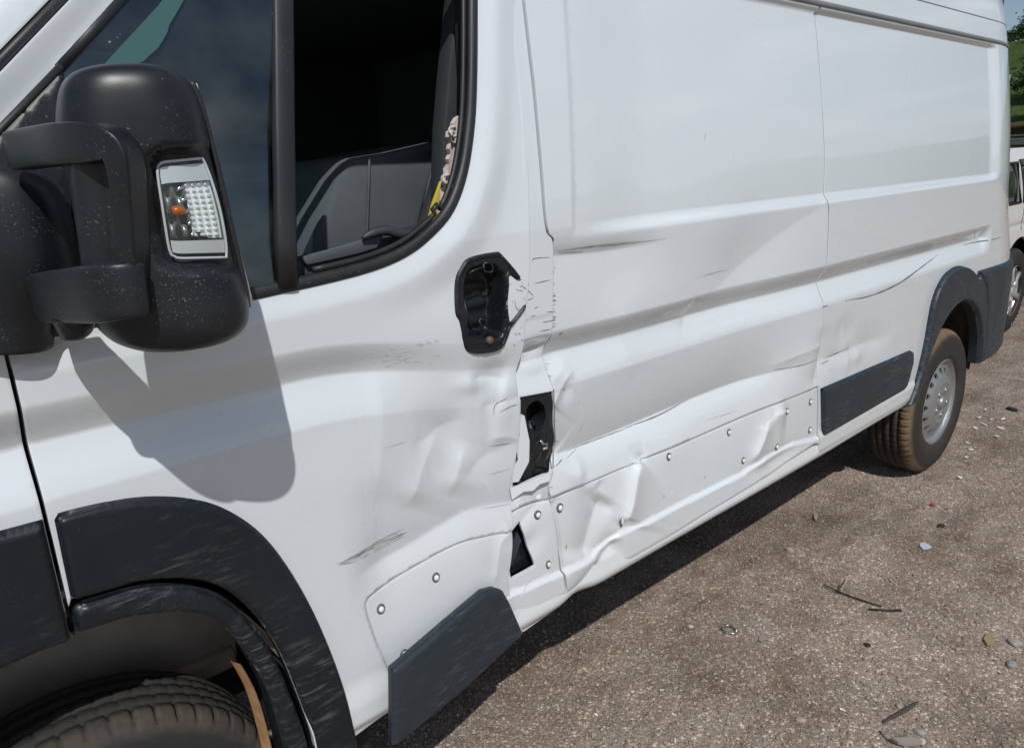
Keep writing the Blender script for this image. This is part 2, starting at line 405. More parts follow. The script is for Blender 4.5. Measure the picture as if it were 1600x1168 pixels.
# ================================================================== GROUND
def vnoise(x, y, s, seed=0):
    r = np.random.default_rng(seed); T = r.random((64, 64))
    u = x/s; v = y/s; i = np.floor(u).astype(int); j = np.floor(v).astype(int); fu = u-i; fv = v-j
    fu = fu*fu*(3-2*fu); fv = fv*fv*(3-2*fv)
    g = lambda a, b: T[a % 64, b % 64]
    return (g(i, j)*(1-fu)+g(i+1, j)*fu)*(1-fv)+(g(i, j+1)*(1-fu)+g(i+1, j+1)*fu)*fv
def ground_h(x, y):
    near = np.exp(-((x-3.5)/9)**2-((y-1.5)/7)**2)
    h = (vnoise(x, y, .9, 1)-.5)*.030+(vnoise(x, y, .28, 2)-.5)*.014+(vnoise(x, y, .09, 3)-.5)*.006+(vnoise(x, y, .035, 4)-.5)*.003
    return h*near-.006
def soil():
    m = Mat('packed_gravel_soil').set(Roughness=.92, Specular_IOR_Level=.2)
    big = m.ramp(m.noise(1.5, 6, .68), [(.40, 0), (.60, 1)])
    mid = m.ramp(m.noise(5.5, 6, .7), [(.34, 0), (.68, 1)])
    c = m.mix(big, (.168, .118, .083), (.325, .255, .202))
    c = m.mix(m.math('MULTIPLY', mid, .55), c, (.41, .345, .29))
    wet = m.ramp(m.noise(2.6, 5, .7, stretch=(.4, 1.3, 1)), [(.50, 0), (.66, 1)])
    c = m.mix(m.math('MULTIPLY', wet, .48), c, (.080, .052, .035))
    vo = m.node('ShaderNodeTexVoronoi'); vo.inputs['Scale'].default_value = 150; m.link(m.tc.outputs['Object'], vo.inputs['Vector'])
    sx = m.node('ShaderNodeSeparateXYZ'); m.link(vo.outputs['Color'], sx.inputs[0])
    grit = m.ramp(sx.outputs[0], [(.0, .62), (.7, 1.0), (.9, 1.25), (1.0, 2.4)])
    c = m.mix(1.0, c, grit, 'MULTIPLY')
    c = m.mix(1.0, c, m.ramp(m.noise(420, 3, .6), [(.3, .7), (.7, 1.3)]), 'MULTIPLY')
    m.base(c)
    hgt = m.math('ADD', m.math('MULTIPLY', vo.outputs['Distance'], -.5), m.math('ADD', m.noise(60, 5, .7), m.math('MULTIPLY', m.noise(14, 4), .8)))
    m.bump(hgt, .85, .006)
    return m.m
M['soil'] = soil()
gx = np.unique(np.concatenate([np.linspace(-300, -3, 24), np.arange(-3, .4, .15), np.arange(.4, 5, .02), np.arange(5, 9, .05), np.linspace(9, 20, 30), np.linspace(21, 420, 40)]))
gy = np.unique(np.concatenate([np.linspace(-300, -2, 24), np.arange(-2, 0, .15), np.arange(0, 2.2, .02), np.arange(2.2, 5, .08), np.linspace(5, 20, 30), np.linspace(21, 320, 30)]))
X, Y = np.meshgrid(gx, gy); Zg = ground_h(X, Y); nX = len(gx)
V = np.stack([X.ravel(), Y.ravel(), Zg.ravel()], 1)
Fc = [(j*nX+i, j*nX+i+1, (j+1)*nX+i+1, (j+1)*nX+i) for j in range(len(gy)-1) for i in range(nX-1)]
tag(mesh('ground', V, Fc, M['soil']), kind='structure')

# ================================================================== VAN BODY SURFACE
van = empty('cargo_van', (2.0, 2.2, 0))
tag(van, 'large white cargo van with dented side, black mirror and muddy wheels', 'van')
# --- outlines traced once on the side
SEAM_D = [(812, 0), (816, 77), (821, 111), (825, 163), (827, 190), (830, 269), (831, 367), (829, 431), (823, 478), (820, 546), (812, 587), (815, 620), (817, 690), (807, 765), (809, 790), (807, 832), (803, 880), (800, 912), (806, 950), (817, 990)]
SEAM_S = [(820, 0), (829, 77), (837, 146), (842, 200), (848, 269), (853, 332), (858, 363), (868, 379), (869, 440), (868, 520), (866, 560), (870, 610), (873, 680), (873, 740), (867, 772), (876, 830), (880, 885), (886, 930)]
SEAM_R = [(1282, 10), (1286, 49), (1293, 130), (1297, 200), (1299, 250), (1297, 305), (1297, 340), (1293, 420), (1290, 450), (1288, 500), (1284, 545), (1281, 560), (1281, 606), (1280, 690)]
seamD = spline(side(SEAM_D), 4); seamS = spline(side(SEAM_S), 4)
seamR = spline(side(SEAM_R), 4); seamR = [(2.47+.92*(x-2.47), z) for x, z in seamR]
WIN = side([(0, 540), (90, 525), (160, 513), (300, 484), (420, 456), (520, 434), (590, 415), (640, 393), (680, 362), (710, 325), (730, 270), (741, 200), (745, 130), (746, 0)])
WIN = spline(WIN, 5)
wxe, wze = WIN[-1]
winTop = [(wxe+.012, 2.0), (wxe-.01, 2.035), (wxe-.05, 2.05), (.55, 2.05)]
apL = side([(200, -10), (95, 106), (0, 205), (-60, 268)])
WINDOW = WIN+winTop+[(apL[0][0]+.165, 2.045)]+apL
# --- features
FEAT = []
def fold(panels, px, amp, wu, wd, e0=.15, e1=.15, p=1.08): FEAT.append(('f', panels, spline(side(px), 4), amp, wu, wd, e0, e1, p))
def bump(panels, px, sx, sz, amp, rot=0): FEAT.append(('g', panels, side([px])[0], sx, sz, amp, math.radians(rot)))
# front door
fold('DP', [(540, 908), (620, 872), (700, 825), (745, 800), (815, 786)], .026, .13, .07, .25, .0)
fold('D', [(600, 560), (598, 650), (590, 800)], -.0060, .06, .06, .2, .3)
fold('D', [(700, 668), (672, 715), (652, 770), (640, 800)], -.0105, .10, .04, .3, .25)
fold('D', [(740, 690), (722, 735), (708, 782)], -.0095, .06, .035, .4, .35)
fold('D', [(815, 690), (760, 720), (720, 770)], .008, .06, .05, .0, .4)
bump('D', (780, 585), .045, .03, .009, -10); bump('D', (745, 600), .05, .02, -.007, -8); bump('D', (792, 640), .025, .04, -.004)
bump('D', (700, 690), .10, .12, .016); bump('D', (775, 880), .03, .05, .004); bump('D', (560, 640), .12, .09, .003)
fold('DP', [(815, 985), (800, 915), (790, 860)], .006, .05, .05, .1, .3)
fold('D', [(752, 640), (778, 632), (812, 622)], .006, .022, .05, .3, .0, 1.0)
fold('D', [(768, 690), (790, 684), (815, 688)], -.005, .03, .018, .3, .0, 1.0)
fold('D', [(640, 700), (668, 690), (700, 668), (740, 655)], .005, .03, .09, .3, .3, 1.0)
fold('D', [(735, 598), (765, 590), (800, 596)], .008, .020, .040, .3, .2, 1.0)
fold('D', [(805, 832), (786, 850), (778, 900), (770, 925)], -.006, .03, .02, .1, .3, 1.0)
fold('S', [(870, 640), (884, 610), (898, 590), (912, 580)], -.010, .020, .035, .1, .3, 1.0)
fold('S', [(1283, 540), (1240, 560), (1205, 580)], -.006, .03, .05, .0, .4, 1.0)
fold('S', [(1020, 712), (1002, 722), (990, 738)], .008, .015, .02, .2, .2, 1.0)
fold('S', [(1215, 645), (1200, 660), (1196, 672)], .008, .012, .02, .2, .2, 1.0)
fold('S', [(945, 752), (952, 785), (968, 800)], .007, .015, .03, .2, .3, 1.0)
fold('S', [(1100, 455), (1090, 500), (1075, 540)], .004, .07, .02, .4, .4, 1.1)
fold('R', [(1318, 500), (1322, 530), (1326, 560), (1322, 590)], -.006, .03, .05, .3, .3, 1.0)
# pillar
bump('P', (845, 545), .05, .02, .016); bump('P', (845, 575), .05, .022, -.006); bump('P', (830, 860), .06, .03, .007, 30)
fold('P', [(805, 850), (850, 790), (880, 775)], .006, .03, .02, .1, .1)
# sliding door
DENT_S = spline(side([(868, 722), (905, 712), (980, 682), (1095, 632), (1165, 604), (1283, 560)]), 4)
fold('S', [(868, 722), (905, 712), (980, 682), (1095, 632), (1165, 604), (1283, 560)], .056, .17, .085, .0, .40, 1.0)
fold('S', [(868, 402), (960, 393), (1060, 374)], .017, .030, .13, .0, .6); bump('S', (1000, 420), .25, .08, .004); bump('S', (1170, 405), .24, .13, .016, 15); fold('S', [(1283, 325), (1220, 370), (1130, 450), (1080, 500)], .006, .10, .06, .0, .4); fold('S', [(960, 440), (985, 520), (1000, 600)], -.006, .10, .06, .4, .4)
fold('S', [(868, 600), (890, 582), (905, 575)], -.006, .03, .03, .1, .5); bump('S', (893, 608), .03, .035, .011); bump('S', (880, 560), .04, .03, .006)
fold('S', [(1010, 715), (995, 745), (985, 785), (973, 822)], -.024, .08, .020, .15, .15)
fold('S', [(955, 775), (935, 820), (918, 880)], .022, .06, .07, .2, .2)
fold('S', [(1235, 640), (1205, 655), (1190, 690), (1170, 730)], -.018, .07, .025, .2, .2)
fold('S', [(872, 780), (884, 830), (886, 900)], .006, .03, .03, .1, .1)
fold('S', [(975, 840), (950, 870), (925, 905), (900, 935)], .026, .055, .028, .2, .0)
fold('S', [(880, 725), (905, 745), (930, 740)], -.010, .04, .04, .1, .3)
bump('S', (1215, 715), .16, .03, .010, 0); bump('S', (1060, 700), .10, .05, -.004)
fold('SR', [(1270, 610), (1281, 560), (1287, 505)], .008, .05, .05, .2, .3)
# rear quarter
fold('R', [(1283, 562), (1310, 555), (1345, 540), (1400, 520)], .012, .07, .05, .0, .4)
bump('R', (1322, 520), .07, .05, .008); bump('R', (1340, 555), .05, .03, -.006)
def taper(x, z):
    lo_ = 1-sm(.9, 1.5, z); t = np.maximum(0, x-4.3-.2*lo_); return (.457-.087*lo_)*t*t+7*np.maximum(0, t-.34)**2
def swage(x): return 1.252+(1.168-1.252)*sm(.55, 1.15, x)
REC_TOP = spline(side([(578, 936), (592, 926), (650, 891), (720, 853), (770, 839), (806, 832)]), 4)
REC_LEFT = side([(578, 936), (573, 944), (576, 960), (590, 1003), (606, 1045), (625, 1090)])
REC_D = REC_LEFT[::-1]+REC_TOP+[(1.2, REC_TOP[-1][1]), (1.2, REC_LEFT[-1][1])]
REC_P = spline(side([(795, 815), (807, 809), (842, 790), (866, 784), (880, 780)]), 4)
REC_S = spline(side([(860, 786), (872, 781), (890, 774), (930, 757), (1000, 726), (1100, 683), (1200, 639), (1290, 600)]), 4)
def line_z(L, x): A = np.array(L); return np.interp(x, A[:, 0], A[:, 1])
LIP = .597
def lipz(x): return np.interp(x, [1.0, 1.15, 1.33, 1.44, 1.55, 2.06, 2.2, 2.4, 2.57], [.597, .587, .577, .607, .606, .591, .606, .600, .574])
LIPL = [(x, float(lipz(x))) for x in np.linspace(1.0, 2.6, 60)]
def SWL(dz, x0, x1): return ([(x, float(swage(x))+dz) for x in np.linspace(x0, x1, 24)], .004)
def surf(tagc):
    feats = [f for f in FEAT if tagc in f[1]]
    winp = np.array(WINDOW)
    def fn(x, z):
        x = np.asarray(x, float); z = np.asarray(z, float)
        d = tumble(z)
        d = d+taper(x, z)
        t = np.maximum(0, .05-x); d = d+.10*t*t
        # recessed upper panel behind the doors
        if tagc in 'SR':
            xl = 1.262+(z-1.47)*.10
            d = d+.020*sm(1.442, 1.480, z)*(.16*sm(xl, xl+.02, x)+.84*sm(xl-.01, xl+.32, x))*(1-sm(4.20, 4.315, x))*(1-sm(2.055, 2.075, z))
        # swage groove
        g = z-swage(x); zs = np.where(g > 0, np.clip(1-g/.062, 0, 1), np.clip(1+g/.085, 0, 1)); zs = zs*zs*(3-2*zs)*.35+zs*.65
        d = d+(.027 if tagc == 'D' else .032)*zs*(1-sm(4.20, 4.30, x))*sm(-.5, -.2, x)*((1-.7*sm(.62, .95, x)) if tagc == 'D' else 1.0)
        # lower step where the side moulding sat, lip and sill roll
        if tagc in 'PS':
            zt = line_z(REC_P if tagc == 'P' else REC_S, x)
            if tagc == 'P': d = d+.007
            d = d+.005*(1-sm(-.0022, .0022, z-zt))+.003*np.exp(-((z-zt)/.003)**2)
            d = d-.012*(1-sm(-.005, .005, z-lipz(x)))
            d = d+.016*(1-sm(.48, .53, z))
        if tagc == 'D':
            dr, _, _ = polydist(x, z, REC_D, True); sd = np.where(inside(x, z, REC_D), dr, -dr); rec = sm(-.0022, .0022, sd)
            d = d+.004*rec+.002*np.exp(-(sd/.003)**2)*(x < 1.15)*sm(.60, .68, z)
            d = d-.010*(1-sm(.53, .60, z))*(1-rec)+.012*(1-sm(.47, .50, z))
        if tagc == 'R':
            d = d-.008*(1-sm(.57, .60, z))+.02*(1-sm(.47, .52, z))
        if tagc in 'D':
            dw, _, _ = polydist(x, z, winp[::2], True)
            d = d+.013*(1-sm(0, .055, dw))+.008*sm(.05, .12, dw)*(1-sm(.12, .30, dw))*(1-sm(1.95, 2.0, z))*sm(1.28, 1.40, z)*sm(.62, .95, x)
        for f in feats:
            if f[0] == 'f':
                _, _, pl, amp, wu, wd, e0, e1, p = f
                P = np.array(pl); mrg = 3.2*max(wu, wd)
                m = (x > P[:, 0].min()-mrg) & (x < P[:, 0].max()+mrg) & (z > P[:, 1].min()-mrg) & (z < P[:, 1].max()+mrg)
                if not m.any(): continue
                dd, sg, tt = polydist(x[m], z[m], pl); wv = np.where(sg > 0, wu, wd)
                rc = .0022 if p <= 1.0 else .0035; dd = np.sqrt(dd*dd+rc*rc)-rc; k = amp*np.exp(-(dd/wv)**p)
                if e0 > 0: k = k*sm(-.001, e0, tt)
                if e1 > 0: k = k*(1-sm(1-e1, 1.001, tt))
                d = d.copy(); d[m] += k
            else:
                _, _, c, sx, sz, amp, ro = f
                a = (x-c[0])*math.cos(ro)+(z-c[1])*math.sin(ro); b = -(x-c[0])*math.sin(ro)+(z-c[1])*math.cos(ro)
                d = d+amp*np.exp(-(a/sx)**2-(b/sz)**2)
        # stiff metal still shows small waves
        return YB+d
    return fn
SD, SP, SS, SR, SF = surf('D'), surf('P'), surf('S'), surf('R'), surf('F')
def seam_off(s, dx): return [(x+dx, z) for x, z in s]
GAP = .0022
def crease_lines(t): return [(f[2], .0032) for f in FEAT if f[0] == 'f' and t in f[1] and abs(f[3]) >= .005]

# --- wheel arch outlines (front, metric from tracing; mirrored past the wheel centre)
ARC_O = spline(side([(80, 805), (110, 795), (180, 780), (240, 774), (300, 778), (350, 793), (400, 825), (440, 870), (480, 935), (510, 1000), (535, 1070), (550, 1130), (557, 1168)]), 5)
ARC_G = spline(side([(108, 940), (160, 925), (215, 910), (270, 906), (320, 913), (360, 932), (400, 970), (435, 1025), (460, 1085), (480, 1140), (487, 1168)]), 5)
ARC_I = spline(side([(112, 992), (150, 980), (200, 965), (270, 957), (320, 962), (350, 980), (385, 1020), (415, 1070), (430, 1110), (445, 1168)]), 5)
XW = .10
def mirror_arc(a, x0): return [(2*XW-x, z) for x, z in a if 2*XW-x < x0]

# ---------------------------------------------------------------- front fender
xs = .1255
fo = mirror_arc(ARC_G, xs-.004)                       # runs from the seam forward and down
fo = sorted(fo, key=lambda p: -p[0])
fender_out = [(xs-.003, .985), (xs-.003, 1.40), (.05, 1.44), (-.25, 1.40), (-.6, 1.27), (-.85, 1.12), (-.9, .95), (-.9, .55), fo[-1]]+fo[::-1][1:]
fender = sheet('front_fender', fender_out, SF, M['paint'], van, step=.012)
cl = [(xs-.004, .998), (xs-.004, 1.142)]+sorted(mirror_arc(ARC_O, xs-.01), key=lambda p: -p[0])+sorted(mirror_arc(ARC_I, xs-.01), key=lambda p: p[0])+[(xs-.004, .938)]
def proud(base, d, loop, r=.02):
    L = np.array(loop)
    def fn(x, z):
        dd, _, _ = polydist(np.asarray(x, float), np.asarray(z, float), L, True); return base(x, z)-d*np.sqrt(np.clip(1-(1-np.clip(dd/r, 0, 1))**2, 0, 1))-.0012
    return fn
flat = lambda off: (lambda x, z: YB+off+np.zeros_like(np.asarray(x, float))+.10*np.maximum(0, .05-np.asarray(x, float))**2+taper(np.asarray(x, float), np.asarray(z, float)))
sheet('fender_cladding', cl, proud(flat(.0), .018, cl, .010), M['clad'], van, step=.010, thick=.03)

# ---------------------------------------------------------------- front door
dz = [p for p in seamD]
door_rear = [(x-GAP, z) for x, z in dz]
door_bot = side([(806, 988), (700, 1062), (620, 1112), (560, 1146)])
door_bot = [(x, z+.016) for x, z in door_bot]
arcG = [(x+.004, z+.006) for x, z in ARC_G]
ap_out = side([(118, -10), (0, 113), (-70, 185)])
top = [(door_rear[0][0]+.015, 2.03), (door_rear[0][0]+.01, 2.09), (.55, 2.09), (ap_out[0][0]+.12, 2.0)]
door_out = [(xs+.003, .990), ]+arcG+[(.492, .47), (.575, .465)]+door_bot[::-1][1:]+door_rear[::-1]+top+ap_out+[(.115, 1.58), (xs-.004, 1.46), (xs+.003, 1.40)]
HND_IN = side([(738, 420), (772, 412), (790, 432), (792, 470), (790, 500), (782, 528), (735, 528), (730, 500), (726, 470), (728, 440)]); HND_IN = spline(HND_IN, 3, True)
door = sheet('front_door', door_out, SD, M['paint'], van, holes=[WINDOW, HND_IN], step=.0068, coarse=.011, zsplit=1.36, thick=.02, lines=crease_lines('D')+[(REC_TOP, .0025), (REC_LEFT, .0025), SWL(.062, .13, 1.1), SWL(0, .13, 1.1), SWL(-.085, .13, 1.1)])

# ---------------------------------------------------------------- pillar between the doors
pil_out = [(x-.016, z) for x, z in seamD]+side([(826, 990), (884, 948)])+[(x-GAP, z) for x, z in seamS][::-1]+[(seamS[0][0]+.01, 2.09), (seamD[0][0]+.015, 2.09)]
FUEL = side([(818, 622), (868, 612), (871, 640), (872, 690), (873, 735), (866, 742), (858, 744), (842, 752), (825, 762), (813, 766), (812, 740), (819, 690)])
TRI = side([(808, 838), (824, 820), (826, 832), (842, 886), (806, 908), (804, 890)])
pillar = sheet('door_pillar', pil_out, SP, M['paint'], van, holes=[FUEL, TRI], step=.008, coarse=.02, zsplit=1.55, thick=.006, lines=crease_lines('P')+[(REC_P, .0025), (LIPL, .004)])

# ---------------------------------------------------------------- sliding door
sb = side([(887, 932), (905, 924), (960, 884), (1000, 864), (1100, 800), (1180, 752), (1270, 692)])
sb = [(x, max(z, .50)) for x, z in sb]
sl_out = [(x+GAP, z) for x, z in seamS]+sb+[(x-.0013, z) for x, z in seamR][::-1]+[(seamR[0][0], 2.078), (seamS[0][0]+.02, 2.078)]
SLOTS = [(893, 860, .003, .009), (1040, 778, .0025, .008), (1105, 748, .0025, .008), (1096, 695, .002, .004), (936, 767, .002, .003), (938, 752, .002, .003)]
def slot(q):
    c = side([q[:2]])[0]; return [(c[0]+q[2]*math.cos(t), c[1]+q[3]*math.sin(t)) for t in np.linspace(0, 2*math.pi, 10, endpoint=False)]
sliding = sheet('sliding_door', sl_out, SS, M['paint'], van, holes=[slot(q) for q in SLOTS[:3]], step=.0072, coarse=.018, zsplit=1.52, thick=.02, lines=crease_lines('S')+[(REC_S, .0025), (LIPL, .004), SWL(.062, 1.2, 2.6), SWL(0, 1.2, 2.6), SWL(-.085, 1.2, 2.6), ([(1.27, 1.51), (1.33, 2.07)], .008)])

# ---------------------------------------------------------------- rear side panel
RO = spline(side([(1413, 636), (1430, 590), (1442, 540), (1455, 470), (1470, 435), (1485, 420), (1500, 415), (1515, 422), (1527, 440)]), 5)
XR = 3.93
RI = [(XR+.40*math.cos(t), .50+.40*math.sin(t)) for t in np.linspace(math.pi*1.0, 0, 40)]
rp_out = [(x+.0013, z) for x, z in seamR]+[(seamR[-1][0]+GAP, .50), (3.47, .485), (XR-.44, .50)]+[(XR+.44*math.cos(t), .50+.44*math.sin(t)) for t in np.linspace(math.pi*.97, .03, 40)]+[(XR+.44, .51), (4.95, .51), (5.0, 1.0), (4.985, 1.6), (4.955, 2.078), (seamR[0][0]+.004, 2.078)]
side_panel = sheet('rear_side_panel', rp_out, SR, M['paint'], van, step=.014, thick=.02, lines=[SWL(.062, 2.5, 4.3), SWL(0, 2.5, 4.3), SWL(-.085, 2.5, 4.3), ([(2.5, 1.445), (4.3, 1.445)], .004), ([(2.5, 1.478), (4.3, 1.478)], .004)])

# rear arch flare and bumper corner
rfl = RO[:-1]+[(4.16, 1.0), (4.25, .92), (4.32, .80), (4.355, .62), (4.355, .50), (XR+.39, .50)]+[(XR+.385*math.cos(t), .50+.39*math.sin(t)) for t in np.linspace(.0, math.pi*.93, 40)]+[(3.47, .485)]
sheet('rear_arch_flare', rfl, proud(flat(0.0), .026, rfl, .016), M['clad2'], van, step=.012, thick=.04)
bc = [(4.16, 1.01), (4.75, 1.0), (4.97, .995), (5.0, .9), (4.98, .55), (4.9, .49), (4.365, .49), (4.365, .62), (4.33, .81), (4.26, .93)]
sheet('rear_bumper_corner', bc, proud(flat(0.0), .018, bc, .03), M['clad2'], van, step=.02, thick=.04)

# ---------------------------------------------------------------- sill under the doors
def sill_prof(k): 
    return [(.010, .548), (.004, .522), (.000, .510), (.001, .498), (.010, .484), (.018, .480), (.030, .478), (.09, .472), (.10, .44), (.16, .43)]
V, Fc = [], []; prof = sill_prof(0); xsil = list(np.arange(.56, 3.50, .02)); npf = len(prof)
for x in xsil:
    kink = .012*math.exp(-((x-1.27)/.05)**2)
    for (yy, zz) in prof: V.append((x, YB-.004+yy+kink, zz-.006*math.sin(x*3.1)*.4+kink*.4))
for i in range(len(xsil)-1):
    for k in range(npf-1): Fc.append((i*npf+k, i*npf+k+1, (i+1)*npf+k+1, (i+1)*npf+k))
mesh('sill', V, Fc, M['paint'], van)

# ---------------------------------------------------------------- roof edge, gutter and the far sides of the van
def rail(name, x0, x1, z, r, mat, off=-.004, seg=8):
    P = [(x, float(YB+tumble(z)+.457*max(0, x-4.3)**2+7*max(0, x-4.62)**2)+off, z) for x in np.arange(x0, x1, .08)]
    return tube(P, r, mat, name, van, seg)
M['gutter'] = simple('grey_gutter_sealant', (.17, .175, .18), .6)
rail('roof_gutter', 1.12, 4.66, 2.084, .011, M['gutter'], .004)
roof_out = [(1.12, 2.094), (4.955, 2.094), (4.93, 2.34), (1.20, 2.34)]
SEAMZ = on_side(1571, 37)[2]
def roof_fn(x, z): return YB+tumble(z)+.457*np.maximum(0, x-4.3)**2+7*np.maximum(0, x-4.62)**2+.5*np.maximum(0, z-2.18)**2
sheet('roof_side', roof_out, roof_fn, M['paint'], van, step=.02)
rail('roof_seam', 1.2, 4.66, SEAMZ, .0045, M['gutter'], .003, 6)
YF = 3.27
V, Fc = [], []
prof = [(float(roof_fn(np.array([2.0]), np.array([2.34]))[0])+.002, 2.34), (1.47, 2.45), (1.6, 2.50), (2.2, 2.53), (2.9, 2.50), (3.05, 2.45), (3.17, 2.3), (YF, 1.5), (YF, .48)]
for x, k in ((1.12, 0), (1.25, 1), (4.9, 1), (4.97, .97)):
    for (y, z) in prof: V.append((x, y, z if k else min(z, 2.30)))
n = len(prof)
for i in range(3):
    for k in range(n-1): Fc.append((i*n+k, i*n+k+1, (i+1)*n+k+1, (i+1)*n+k))
mesh('roof_and_far_side', V, Fc, M['paint'], van)
mesh('rear_doors', [(4.965, 1.45, .5), (4.985, YF, .5), (4.975, YF, 2.45), (4.955, 1.50, 2.45)], [(0, 1, 2, 3)], M['paint'], van)
V, Fc = [], []                                            # rear door hinge knuckles seen past the corner
for z in (1.93, 1.30, .95): box(V, Fc, (4.79, 1.335+.06*(z > 1.5), z), (.05, .03, .075))
for q in range(3): mesh('door_hinge', V[q*8:q*8+8], [tuple(k-q*8 for k in f) for f in Fc[q*6:q*6+6]], M['paint'], van, False)
# floor pan and inner walls (close the body, keep daylight out of it)
V, Fc = [], []
box(V, Fc, (2.7, 2.28, .52), (4.4, 1.75, .10)); box(V, Fc, (2.45, YB+.12, 1.30), (2.44, .02, 1.55)); box(V, Fc, (4.62, YB+.30, 1.55), (.60, .02, 1.0))
mesh('floor_and_inner_wall', V, Fc, M['dark'], van, False)
V, Fc = [], []
box(V, Fc, (2.4, 1.75, .36), (3.2, .14, .12)); box(V, Fc, (2.4, 2.75, .36), (3.2, .14, .12)); box(V, Fc, (3.95, 2.25, .34), (.14, 1.7, .14))
mesh('chassis_rails', V, Fc, M['dark'], van, False)
# dark backing boxes behind the front door, put in to darken gaps and holes
V, Fc = [], []
box(V, Fc, (.80, YB+.085, .95), (.52, .05, .80)); box(V, Fc, (.35, YB+.085, 1.24), (.44, .05, .22)); box(V, Fc, (1.15, YB+.085, 1.1), (.22, .03, 1.2)); box(V, Fc, (1.14, YB+.15, 1.8), (.12, .03, .6))
mesh('dark_door_backing', V, Fc, M['dark'], van, False)

# ---------------------------------------------------------------- front end (ahead of the picture's edge)
scr = [(-.62, 1.45, 1.36), (-.62, 3.05, 1.36), (.42, 2.90, 2.06), (.42, 1.52, 2.06)]
slab('windscreen', scr, (.004, 0, .006), M['teal'], van, 0)
mesh('bonnet', [(-.9, 1.38, 1.05), (-.9, 3.1, 1.05), (-.6, 3.12, 1.34), (-.6, 1.36, 1.34), (-.98, 1.6, .92), (-.98, 2.9, .92), (.10, 1.30, 1.42), (.10, 3.18, 1.42)], [(0, 1, 2, 3), (4, 5, 1, 0), (3, 2, 7, 6)], M['paint'], van)
box_obj('front_bumper', (-.93, 2.25, .66), (.16, 1.95, .46), M['clad'], van, .06, seg=3)
mesh('cab_roof', [(.40, 1.50, 2.07), (1.15, 1.33, 2.10), (1.15, 3.18, 2.10), (.40, 2.92, 2.07), (1.15, 1.45, 2.33), (1.15, 3.08, 2.33)], [(0, 1, 2, 3), (0, 3, 5, 4), (0, 4, 1), (3, 2, 5)], M['paint'], van, False)

# body A-pillar beyond the door frame, with the dark seal between
apd = [np.array(p) for p in ap_out]
dirp = (apd[0]-apd[-1])/np.linalg.norm(apd[0]-apd[-1]); nrm = np.array([-dirp[1], dirp[0]])
a0 = apd[0]+dirp*.16; a1 = apd[-1]-dirp*.12
ap_loop = [tuple(a1+nrm*.016), tuple(a0+nrm*.016), tuple(a0+nrm*.20), tuple(a1+nrm*.20)]
def ap_fn(x, z):
    t = (x-a1[0])*nrm[0]+(z-a1[1])*nrm[1]; return YB+tumble(z)+.006+1.3*np.maximum(0, t-.03)**1.6
sheet('windscreen_pillar', ap_loop, ap_fn, M['paint'], van, step=.015)
def on_loop(pts, off, base=None): return [(p[0], float((base or (lambda x, z: YB+tumble(z)))(np.array([p[0]]), np.array([p[1]]))[0])+off, p[1]) for p in pts]
tube(on_loop([tuple(a1+nrm*.007), tuple(a0+nrm*.007)], .010), .0085, M['seal'], 'pillar_seal', van, 8)

# ---------------------------------------------------------------- cladding on door and arch
lo = [(x+.006, z) for x, z in ARC_G]
clad_loop = side([(110, 936), (96, 870), (84, 812)])+ARC_O[2:]+[(ARC_O[-1][0]+.004, .40), (lo[-1][0]+.006, .40)]+[(x+.004, z+.004) for x, z in ARC_G][::-1][:-2]
sheet('arch_cladding', clad_loop, proud(flat(.004), .022, clad_loop, .010), M['clad'], door, step=.009, thick=.02)
lip_loop = [(xs+.004, .975)]+[(x-.004, z-.008) for x, z in ARC_G[2:]]+[(ARC_G[-1][0]-.002, .38), (ARC_I[-1][0], .38)]+ARC_I[::-1]+[(xs+.004, .932)]
sheet('arch_lip', lip_loop, proud(flat(.012), .020, lip_loop, .012), M['clad'], van, step=.009, thick=.05)
# rusty wheel-house edge just inside the lip
RE = [(x-.012, z-.012) for x, z in ARC_I[32:]]+[(ARC_I[-1][0]-.012, .36)]
V, Fc = [], []
for (x, z) in RE:
    for (dx, dy) in ((0, .040), (-.003, .050), (-.008, .058), (-.010, .070)): V.append((x+dx, YB+dy, z))
for i in range(len(RE)-1):
    for k in range(3): Fc.append((i*4+k, i*4+k+1, (i+1)*4+k+1, (i+1)*4+k))
mesh('wheel_house_edge', V, Fc, M['rust'], van)
# wheel-house liners
def liner(name, cx, cz, r, t0, t1, y0, y1, mat):
    V, Fc = [], []; ts = np.linspace(t0, t1, 40); ys = [y0, y0+.06, y0+.2, y1, y1+.001]; n = len(ys)
    for t in ts:
        for k, y in enumerate(ys):
            rr = r*(1 if k < n-1 else .25)*(1+.012*math.sin(9*t)); V.append((cx+rr*math.cos(t), y, cz+rr*math.sin(t)))
    for i in range(len(ts)-1):
        for k in range(n-1): Fc.append((i*n+k, i*n+k+1, (i+1)*n+k+1, (i+1)*n+k))
    return mesh(name, V, Fc, mat, van)
M['liner'] = simple('dusty_arch_liner', (.42, .36, .30), .95, var=.4, vs=12, bump=(25, .4, .01))
M['liner2'] = simple('muddy_arch_liner', (.055, .045, .038), .95, var=.5, vs=20, bump=(30, .8, .02))
liner('front_arch_liner', .07, .58, .415, math.radians(8), math.radians(184), YB+.055, 1.62, M['liner'])
liner('rear_arch_liner', XR, .50, .415, math.radians(-6), math.radians(186), YB+.03, 1.62, M['liner2'])

